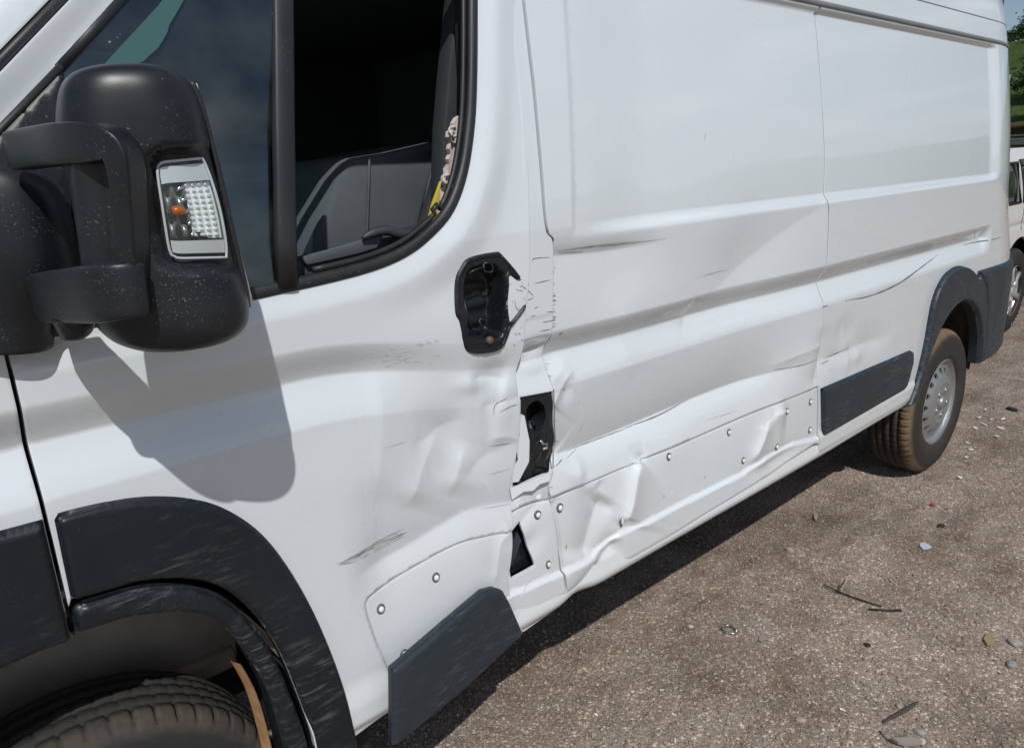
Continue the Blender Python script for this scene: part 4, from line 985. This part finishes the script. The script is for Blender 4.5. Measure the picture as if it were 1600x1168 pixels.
def make_wheel(x, y, z, mat, rot):
    e = empty('wheel', (x, y, z)); e.parent = van; e.matrix_parent_inverse = Matrix.Translation(-Vector(van.location)); e.rotation_euler = (0, rot, 0)
    return e
def under(e, o): o.parent = e; o.matrix_parent_inverse = Matrix.Identity(4); return o
wr = make_wheel(3.955, 1.238, .366, None, .2)
under(wr, lathe(tprof, 420, (0, 0, 0), M['tyre_rear'], 'tyre', None, tread))
under(wr, lathe([(.219, .013), (.2225, .015), (.2235, .020), (.216, .022), (.212, .030), (.206, .07), (.190, .10), (.19, .2)], 96, (0, 0, 0), M['steel'], 'rim_barrel'))
def rim_fn(x, z):
    r = np.hypot(x, z); return .008+.030*sm(.112, .192, r)-.016*sm(.196, .212, r)-.005*np.exp(-((r-.104)/.008)**2)+.006*sm(.055, .035, r)-.010*sm(.036, .030, r)
ov = []
for k in range(16):
    t = 2*math.pi*(k+.5)/16; ov.append([((.160+.017*math.cos(a))*math.cos(t)-.0145*math.sin(a)*math.sin(t), (.160+.017*math.cos(a))*math.sin(t)+.0145*math.sin(a)*math.cos(t)) for a in np.linspace(0, 2*math.pi, 14, endpoint=False)])
circ = [(.213*math.cos(t), .213*math.sin(t)) for t in np.linspace(0, 2*math.pi, 90, endpoint=False)]
under(wr, sheet('rim', circ, rim_fn, M['steel'], None, holes=ov, step=.008, thick=.012))
under(wr, lathe([(0, -.004), (.026, -.003), (.031, .002), (.032, .012)], 32, (0, 0, 0), M['steel'], 'hub_cap'))
nutp = lathe([(0, -.004), (.010, -.004), (.0125, 0), (.0125, .02)], 6, (0, 0, 0), M['steel'], 'wheel_nut')
pkt = lathe([(.014, .0), (.020, -.001), (.024, .004)], 18, (0, 0, 0), M['steel'], 'nut_pocket')
for k in range(5):
    t = 2*math.pi*k/5
    for pr in (nutp, pkt):
        o = pr if k == 0 else pr.copy()
        if k: COL.objects.link(o)
        under(wr, o); o.location = (.068*math.cos(t), .006, .068*math.sin(t))
under(wr, lathe([(.0, .11), (.19, .10)], 32, (0, 0, 0), M['dark'], 'brake_drum'))
wf = make_wheel(.092, 1.272, .334, None, .6)
for ch in list(wr.children):
    c_ = ch.copy(); COL.objects.link(c_); c_.parent = wf; c_.matrix_parent_inverse = Matrix.Identity(4)
    if ch.name.startswith('tyre'): c_.data = ch.data.copy(); c_.data.materials[0] = M['tyre_front']
box_obj('wheel_well_blocker', (.05, 1.83, .68), (1.3, .05, .85), M['dark'], van, .01)  # dark blocker added to stop daylight leaking through the wheel well
box_obj('cross_member', (.60, 1.70, .46), (.12, .75, .40), M['dark'], van, .01)
# suspension strut and hub seen inside the front arch
box_obj('inner_arch_wall', (.07, 1.615, .76), (.82, .02, .50), M['liner'], van, .006)
box_obj('inner_wall_flange', (.07, 1.600, .525), (.80, .035, .05), M['liner'], van, .010)
box_obj('suspension_arm', (.30, 1.70, .42), (.10, .20, .16), M['dark'], van, .02)
tube([(.36, 1.42, .52), (.37, 1.42, .44), (.375, 1.44, .40)], [.012, .014, .008], M['cloth'], 'arch_bracket', van, 8)
# mud flap behind the rear wheel
V, Fc = [], []; box(V, Fc, (4.345, 1.37, .50), (.012, .20, .20)); mesh('mud_flap', V, Fc, M['tyre_rear'], van, False)

# ================================================================== WHITE SUV BEHIND THE VAN
YS = 1.90
suv = empty('parked_suv', (8.7, 2.8, 0)); tag(suv, 'white off-road wagon with alloy wheels parked beyond the van', 'car')
XWR, XWF2, RW = 7.34, 10.12, .365
def arch(cx, r, z0): return [(cx+r*math.cos(t), .37+r*math.sin(t)) for t in np.linspace(math.pi-math.asin(max(-1, min(1, (z0-.37)/r))), math.asin((z0-.37)/r), 26)]
ZS = lambda z: z if z < 1.0 else 1.0+(z-1.0)*.87
suv_out = [(6.42, .52)]+arch(XWR, .47, .48)+arch(XWF2, .47, .48)+[(10.98, .50), (11.02, .72), (10.98, .95), (10.75, 1.06), (9.95, 1.13), (9.35, 1.60), (9.10, 1.66), (6.75, 1.66), (6.50, 1.58), (6.38, 1.05), (6.36, .62)]
def suv_fn(x, z): return YS+.10*sm(1.08, 1.75, z)*np.clip((z-1.08)/.5, 0, 1.2)+.03*sm(.75, .45, z)+.25*np.maximum(0, x-10.6)**2+.25*np.maximum(0, 6.7-x)**2+.008*np.exp(-((z-.95)/.02)**2)
suv_out = [(x, ZS(z)) for x, z in suv_out]
wins = [[(6.62, 1.13), (7.18, 1.13), (7.12, 1.53), (6.74, 1.53)], [(7.25, 1.13), (8.13, 1.13), (8.13, 1.54), (7.18, 1.54), (7.19, 1.40)], [(8.23, 1.13), (9.42, 1.13), (9.10, 1.50), (8.98, 1.54), (8.23, 1.54)]]
wins = [[(x, ZS(z+.03 if z < 1.2 else z)) for x, z in w_] for w_ in wins]
sside = sheet('body_side', suv_out, suv_fn, M['suvpaint'], suv, holes=wins, step=.03, thick=.03)
V, Fc = [], []; so_ = [tuple(p) for p in resample(suv_out, .10)]; so_ = so_; n = len(so_)
for (x, z) in so_:
    y = float(suv_fn(np.array([x]), np.array([z]))[0]); V += [(x, y+.004, z), (x, 2*2.82-y, z)]
for i in range(n):
    j = (i+1) % n
    if so_[i][1] > .5 and so_[j][1] > .5 and not (abs(so_[i][0]-XWR) < .5 and so_[i][1] < .9) and not (abs(so_[i][0]-XWF2) < .5 and so_[i][1] < .9): Fc.append((2*i, 2*i+1, 2*j+1, 2*j))
mesh('roof_and_ends', V, Fc, M['suvpaint'], suv, False)
for wv in wins:
    sheet('window', wv, lambda x, z: suv_fn(x, z)+.02, M['glass'], suv, step=.05, thick=.004, curl=0)
    tube([(p[0], float(suv_fn(np.array([p[0]]), np.array([p[1]]))[0])-.001, p[1]) for p in wv+wv[:1]], .011, M['seal'], 'window_trim', suv, 6)
V, Fc = [], []; box(V, Fc, (8.7, 2.82, .75), (4.4, 1.6, .5)); box(V, Fc, (8.0, 2.82, 1.02), (2.6, 1.5, .1)); mesh('cabin_floor', V, Fc, M['dark'], suv, False)
slab('window_visor', [(7.16, YS+.045, 1.485), (8.15, YS+.045, 1.485), (8.15, YS+.02, 1.435), (7.19, YS+.02, 1.435)], (0, .004, 0), M['trim'], suv, 0)
tube([(6.8, 2.06, 1.59), (6.95, 2.05, 1.635), (8.9, 2.05, 1.635), (9.1, 2.06, 1.58)], .020, M['clad2'], 'roof_rail', suv, 8)
for x in (7.35, 8.52):
    hnd = tube([(x, YS-.004, 1.035), (x+.03, YS-.035, 1.04), (x+.15, YS-.035, 1.045), (x+.18, YS-.004, 1.04)], .012, M['chrome'], 'door_handle', suv, 8)
for x in (7.30, 8.18, 9.28):
    tube([(x, float(suv_fn(np.array([x]), np.array([z]))[0])+.0005, z) for z in np.linspace(.9 if x < 7.4 else .52, 1.12, 12)], .004, M['dark'], 'door_gap', suv, 4)
tube([(x, YS-.012, .60) for x in np.linspace(7.86, 9.6, 6)], .035, M['clad2'], 'side_step', suv, 8)
M['slate0'] = simple('faded_tyre_lettering', (.30, .30, .29), .8)
for cx in (XWR, XWF2):
    e = empty('wheel', (cx, YS-.01, .366)); e.parent = suv; e.matrix_parent_inverse = Matrix.Translation(-Vector(suv.location)); e.rotation_euler = (0, .35, 0)
    under(e, lathe(tprof, 96, (0, 0, 0), M['tyre_suv'], 'tyre', None, lambda i, k: -.008 if (k in (9, 10, 11, 12) and i % 4 == 0) else 0))
    under(e, lathe([(.222, .010), (.226, .016), (.215, .03), (.20, .05), (.195, .20)], 64, (0, 0, 0), M['alloy'], 'rim'))
    for k in range(6):
        t = 2*math.pi*k/6; c, s = math.cos(t), math.sin(t)
        pts = [(.03*c, .035, .03*s), (.09*c, .020, .09*s), (.15*c, .028, .15*s), (.216*c, .030, .216*s)]
        under(e, tube(pts, [.034, .030, .027, .036], M['alloy'], 'spoke', None, 8, flat=.45, up=(-s, 0, c)))
    under(e, lathe([(0, .008), (.04, .010), (.05, .03)], 24, (0, 0, 0), M['alloy'], 'hub_cap'))
    under(e, lathe([(.0, .12), (.20, .11)], 32, (0, 0, 0), M['dark'], 'brake_disc'))
    for k in range(7):                                     # raised white marks on the sidewall
        t = math.radians(-62+k*9); V, Fc = [], []
        box(V, Fc, (.298*math.cos(t), -.0015, .298*math.sin(t)), (.020, .003, .012 if k % 2 else .016), Matrix.Rotation(-t, 3, 'Y'))
        under(e, mesh('sidewall_mark', V, Fc, M['slate0'], None, False))

suv.location.x += .14
# ================================================================== BACKGROUND: fence, slope, trees
def grass_mat():
    m = Mat('meadow_slope').set(Roughness=1.0, Specular_IOR_Level=.1)
    a = m.noise(.25, 6, .7); b = m.noise(2.5, 5, .7)
    c = m.mix(m.ramp(a, [(.35, 0), (.7, 1)]), (.045, .082, .018), (.080, .118, .032)); c = m.mix(m.math('MULTIPLY', m.ramp(b, [(.4, 0), (.8, 1)]), .6), c, (.045, .075, .020))
    m.base(c); m.bump(b, 1.0, .3); return m.m
M['grass'] = grass_mat()
hx = np.concatenate([np.linspace(34, 120, 60), np.linspace(124, 300, 16)]); hy = np.linspace(-160, 240, 110)
X, Y = np.meshgrid(hx, hy)
def hill_h(X, Y): return np.clip((X-36)/46, 0, 1)**1.1*(10.2+1.6*np.sin(Y/21)+.9*np.sin(Y/7.3+1))+(vnoise(X+500, Y+500, 6, 9)-.5)*1.2*np.clip((X-36)/10, 0, 1)-.3
Zh = hill_h(X, Y); nX = len(hx)
tag(mesh('grassy_slope', np.stack([X.ravel(), Y.ravel(), Zh.ravel()], 1), [(j*nX+i, j*nX+i+1, (j+1)*nX+i+1, (j+1)*nX+i) for j in range(len(hy)-1) for i in range(nX-1)], M['grass']), kind='structure')
def leaf_mat(name, c):
    m = Mat(name).set(Roughness=.7, Specular_IOR_Level=.2)
    n = m.noise(1.3, 3); m.base(m.mix(m.ramp(n, [(.3, 0), (.7, 1)]), tuple(.6*x for x in c), tuple(1.35*x for x in c))); return m.m
M['leaf'] = leaf_mat('tree_leaves', (.055, .095, .030)); M['bark'] = simple('bark', (.10, .08, .06), .9, bump=(20, .8, .03))
def crown_mesh(seed, H_, Rr, nleaf, size):
    r = np.random.default_rng(seed); V, Fc = [], []
    cl = [(r.normal(0, Rr*.42), r.normal(0, Rr*.42), H_*(.45+.5*r.random())) for _ in range(26)]
    for k in range(nleaf):
        c = cl[r.integers(len(cl))]; p = np.array(c)+r.normal(0, 1, 3)*np.array([Rr*.24, Rr*.24, H_*.07])
        a = r.normal(0, 1, 3); a /= np.linalg.norm(a); b = np.cross(a, r.normal(0, 1, 3)); b /= np.linalg.norm(b); s = size*(.6+.8*r.random()); i = len(V)
        V += [p-a*s, p+b*s*.5, p+a*s, p-b*s*.5]; Fc.append((i, i+1, i+2, i+3))
    return V, Fc, cl
kinds = []
for k, (H_, Rr) in enumerate(((6.2, 2.3), (4.6, 2.2), (7.4, 2.6))):
    V, Fc, cl = crown_mesh(20+k, H_, Rr, 2600, .20); cm = bpy.data.meshes.new('crown'); cm.from_pydata([tuple(p) for p in V], [], Fc); cm.materials.append(M['leaf'])
    kinds.append((H_, Rr, cm, cl))
def tree(x, y, z, k, sc, label, grp):
    H_, Rr, cm, cl = kinds[k]; e = empty('tree', (x, y, z)); e.scale = (sc, sc, sc); e.rotation_euler = (0, 0, random.uniform(0, 6.28)); tag(e, label, 'tree', grp)
    o = bpy.data.objects.new('crown', cm); COL.objects.link(o); o.parent = e
    t = tube([(0, 0, -.3), (.05, .03, H_*.25), (-.04, .05, H_*.5), (.02, 0, H_*.75)], [.16, .13, .08, .03], M['bark'], 'trunk', None, 8, smooth_path=4); t.parent = e
    for c in cl[:6]:
        b = tube([(0, 0, H_*.35), (c[0]*.5, c[1]*.5, (H_*.35+c[2])/2+.1), c], [.06, .04, .015], M['bark'], 'limb', None, 5); b.parent = e
tree(84, 21.5, float(hill_h(np.array([84.]), np.array([21.5]))[0]), 0, .55, 'small leafy tree on the slope crest beside the van roof edge', 'trees along the slope crest')
for x, y, k, sc, lb in ((86, 19.3, 1, .55, 'round bushy tree right of the small one on the crest'), (88, 23.5, 2, .55, 'tall tree on the crest hidden low behind the van roof edge'), (79, 20.2, 1, .38, 'low bush just below the slope crest'), (90, 16.5, 2, .6, 'tall tree at the far right of the slope crest')):
    tree(x, y, float(hill_h(np.array([float(x)]), np.array([float(y)]))[0])-.3, k, sc, lb, 'trees along the slope crest')
for i in range(7):
    y = 19.6+.75*i; tree(83.0+(i % 2), y, float(hill_h(np.array([83.]), np.array([y]))[0])-.35, (1, 0, 1)[i % 3], .30+.05*(i % 3), 'dense leafy bush in the row along the slope crest', 'bushes along the slope crest')
for i in range(9):
    x = 46+4.3*i; y = x*(.232+.022*((i*7) % 5)/5)+.5
    tree(x, y, float(hill_h(np.array([x]), np.array([y]))[0])-.25, 1, .42+.06*((i*3) % 4), 'low green shrub growing on the grassy slope', 'shrubs scattered over the slope')
M['timber'] = simple('weathered_brown_timber', (.105, .058, .040), .9, var=.35, vs=6, bump=(25, .5, .01)); M['timber2'] = simple('dark_boards', (.030, .022, .019), .95, var=.4, vs=4)
fence = empty('timber_fence', (26, 6.5, 0)); tag(fence, 'dark brown timber fence at the foot of the green slope', 'fence')
for i in range(9):
    box_obj('post', (25.9, 2.0+i*1.15, 1.02), (.14, .14, 2.05), M['timber'], fence, .01)
box_obj('top_rail', (25.9, 6.6, 2.10), (.20, 9.6, .09), M['timber'], fence, .01)
for j in range(8):
    box_obj('board', (26.06, 6.6, .22+j*.245), (.03, 9.5, .20), M['timber2'], fence, .004)

# ================================================================== GRAVEL AND LITTER ON THE GROUND
def pebbles(name, n, region, smin, smax, cols, seed, kind='stuff'):
    r = np.random.default_rng(seed)
    base = np.array([(0, 0, 1), (.9, 0, .15), (.28, .85, .1), (-.73, .53, .2), (-.7, -.5, .05), (.3, -.88, .15), (0, 0, -.6)], float)
    faces = [(0, 1, 2), (0, 2, 3), (0, 3, 4), (0, 4, 5), (0, 5, 1), (6, 2, 1), (6, 3, 2), (6, 4, 3), (6, 5, 4), (6, 1, 5)]
    x, y = region(r, n); s = smin*(smax/smin)**(r.random(n)**2.2); th = r.random(n)*6.283
    B = base[None]*(1+.45*(r.random((n, 7, 3))-.5)); B = B*s[:, None, None]*np.stack([np.ones(n), .6+.4*r.random(n), .35+.4*r.random(n)], 1)[:, None, :]
    c, sn = np.cos(th)[:, None], np.sin(th)[:, None]; P = np.stack([B[..., 0]*c-B[..., 1]*sn, B[..., 0]*sn+B[..., 1]*c, B[..., 2]], -1)
    P[..., 0] += x[:, None]; P[..., 1] += y[:, None]; P[..., 2] += (ground_h(x, y)+s*.12)[:, None]
    V = P.reshape(-1, 3); Fc = (np.array(faces)[None]+(np.arange(n)*7)[:, None, None]).reshape(-1, 3)
    me = bpy.data.meshes.new(name); me.vertices.add(len(V)); me.vertices.foreach_set('co', V.ravel()); me.loops.add(Fc.size); me.loops.foreach_set('vertex_index', Fc.ravel())
    me.polygons.add(len(Fc)); me.polygons.foreach_set('loop_start', np.arange(0, Fc.size, 3)); me.polygons.foreach_set('material_index', np.repeat(r.choice(len(cols), n, p=[c_[1] for c_ in cols]), 10))
    for m_, _ in cols: me.materials.append(m_)
    me.update(calc_edges=True); me.validate(); o = bpy.data.objects.new(name, me); COL.objects.link(o); return o
def vis(r, n):
    """where the ground shows: from the van's far side to the open yard, denser close by"""
    t = r.random(n)**1.5; x = .75+7.2*t+.3*r.random(n); lo_ = np.where(x < 2.3, 1.05-.5*(x-.9), .30+.21*(x-2.1)); lo_ = np.maximum(lo_-.2, .1); hi = 2.0+.06*x
    return x, lo_+(hi-lo_)*r.random(n)
st = [(simple('pale_stone', (.46, .42, .38), .9, var=.3, vs=40), .12), (simple('tan_stone', (.32, .26, .21), .9, var=.35, vs=40), .36), (simple('brown_stone', (.20, .15, .115), .9, var=.35, vs=40), .32), (simple('grey_stone', (.26, .245, .23), .9, var=.35, vs=40), .20)]
tag(pebbles('gravel', 70000, vis, .0016, .0085, st, 5), 'fine brown and grey gravel covering the yard', 'gravel', kind='stuff')
# stones big enough to pick out
sm_ = st[0][0]
def rock(u, v, s, mat, label, seed):
    g = at_ground(u, v); r = np.random.default_rng(seed); bm = bmesh.new(); bmesh.ops.create_icosphere(bm, subdivisions=2, radius=1)
    k = r.normal(0, 1, (6, 3))
    for vt in bm.verts:
        p = np.array(vt.co); f = 1+.16*sum(math.sin(2.1*p.dot(q)+i) for i, q in enumerate(k))/2; vt.co = Vector((p[0]*f*s, p[1]*f*s*.75, p[2]*f*s*.5))
    me = bpy.data.meshes.new('stone'); bm.to_mesh(me); bm.free(); me.materials.append(mat); o = bpy.data.objects.new('stone', me); COL.objects.link(o)
    o.location = (g[0], g[1], float(ground_h(np.array([g[0]]), np.array([g[1]]))[0])+s*.22); o.rotation_euler = (0, 0, r.random()*6.28)
    tag(o, label, 'stone', 'loose stones on the yard')
M['coal'] = simple('black_lump', (.018, .017, .016), .8, bump=(60, .8, .01))
for i, (u, v, s, mt, lb) in enumerate(((1582, 639, .034, M['coal'], 'black lump of tar right of the muddy rear wheel'), (1235, 857, .017, st[1][0], 'tan stone just outside the van shadow'), (1251, 1118, .016, st[1][0], 'brown stone at the bottom edge below the wire'),
        (1438, 1143, .017, st[3][0], 'grey stone beside the flat slate at bottom right'), (1441, 1156, .014, st[0][0], 'pale stone under the grey one at bottom right'), (1405, 1100, .011, st[1][0], 'small tan stone left of the black stick'),
        (906, 1042, .012, st[1][0], 'tan stone in the lower left of the open ground'), (1300, 962, .012, st[3][0], 'dark grey chip under the bent wire'), (1355, 1005, .012, M['coal'], 'black chip below the short rubber strip'),
        (1585, 1007, .026, st[3][0], 'blue-grey stone at the right edge of the ground'), (1580, 1040, .020, st[3][0], 'slate-grey chip below the blue-grey stone'), (1470, 818, .018, M['coal'], 'dark chip above the clear plastic piece'), (1080, 985-10, .010, st[0][0], 'pale pebble near the silver wire loop'))): rock(u, v, s, mt, lb, 40+i)
def g3(u, v, dz=.004): p = at_ground(u, v); return np.array([p[0], p[1], float(ground_h(np.array([p[0]]), np.array([p[1]]))[0])+dz])
M['wire'] = simple('black_rubber_wire', (.016, .016, .017), .6)
bw = tag(tube([g3(1287, 917, .012), g3(1310, 927, .010), g3(1340, 938, .008), g3(1378, 947, .005)], [.0022, .0032, .0032, .0026], M['wire'], 'bent_wire', None, 6, smooth_path=4), 'thin black bent wire lying on the gravel', 'wire')
tube([g3(1308, 928, .012), g3(1315, 921, .022), g3(1319, 916, .030)], .0022, M['wire'], 'wire_barb', bw, 6)
tag(tube([g3(1358, 952, .006), g3(1384, 953, .006), g3(1408, 953, .006)], .0045, M['wire'], 'rubber_strip', None, 6, flat=.5), 'short flat black rubber strip beside the wire', 'strip')
tag(tube([g3(1380, 1126, .006), g3(1402, 1117, .010), g3(1420, 1106, .009), g3(1434, 1094, .006)], [.003, .006, .006, .003], simple('grey_stick', (.05, .048, .045), .85, bump=(80, .8, .004)), 'dead_stick', None, 7, smooth_path=4), 'curved dark dead stick near the bottom edge', 'stick')
tag(tube([g3(1375, 1138, .004), g3(1384, 1152, .006), g3(1398, 1160, .004)], .0018, M['wire'], 'twig', None, 5, smooth_path=3), 'thin black twig below the dead stick', 'twig')
lp = [g3(1152, 984, .006), g3(1140, 976, .008), g3(1129, 978, .008), g3(1131, 984, .006), g3(1146, 987, .006), g3(1152, 984, .006)]
tag(tube(lp, .0028, M['chrome'], 'wire_loop', None, 6, smooth_path=4), 'shiny silver wire loop lying on the ground', 'loop')
def flake(u, v, w_, h_, mat, name, label, cat, grp=None, rot=0.0, th=.003, seed=0):
    c = g3(u, v, .004); r = np.random.default_rng(seed); n = 7; L = []
    for k in range(n):
        t = 2*math.pi*k/n; a = w_*math.cos(t)*(.75+.5*r.random()); b = h_*math.sin(t)*(.75+.5*r.random()); L.append((c[0]+a*math.cos(rot)-b*math.sin(rot), c[1]+a*math.sin(rot)+b*math.cos(rot), c[2]+.004*r.random()))
    return tag(slab(name, L, (0, 0, th), mat, None, 0), label, cat, grp)
M['clear'] = Mat('clear_plastic').set(Base_Color=(.62, .68, .74), Roughness=.15, Alpha=.6).m
M['redp'] = simple('red_plastic', (.45, .05, .04), .5); M['slate'] = simple('pale_slate', (.27, .24, .21), .85, var=.2)
flake(1446, 852, .030, .020, M['clear'], 'plastic_piece', 'clear plastic piece on the gravel right of the van shadow', 'plastic', rot=.4)
flake(1458, 783, .018, .012, M['redp'], 'red_chip', 'small red plastic chip behind the clear piece', 'chip', seed=3)
flake(1418, 1160, .035, .016, M['slate'], 'flat_slate', 'flat pale slate at the bottom edge of the ground', 'slate', rot=-.8, th=.010, seed=5)
flake(1275, 806, .040, .010, M['slate'], 'flat_stone', 'flat pale stone at the edge of the van shadow', 'slate', rot=.4, th=.006, seed=6)
flake(1545, 1003, .04, .014, simple('ochre_clay', (.26, .19, .10), .9), 'clay_flake', 'ochre clay flake near the right edge', 'clay', rot=.3, seed=7)
flake(1192, 996, .022, .012, M['slate'], 'flat_stone', 'grey flat stone right of the silver wire loop', 'slate', rot=.1, seed=8)
ch = [(1512, 690), (1524, 668), (1558, 681), (1549, 655), (1537, 662), (1518, 700), (1540, 640), (1563, 668), (1530, 652), (1510, 712), (931, 1113), (1034, 1076), (1055, 1152), (1317, 1106), (1567, 655), (1500, 742)]
for i, (u, v) in enumerate(ch):
    far_ = v < 800
    flake(u, v, .016*(.5+.8*((i*37) % 10)/10) if far_ else .009, .009 if far_ else .003, M['white_clip'], 'white_chip', 'white broken chip on the ground near the muddy rear wheel' if far_ else 'thin white sliver on the gravel in the foreground', 'chip', 'white broken chips by the rear wheel' if far_ else 'white slivers in the foreground gravel', rot=i*1.1, seed=60+i)
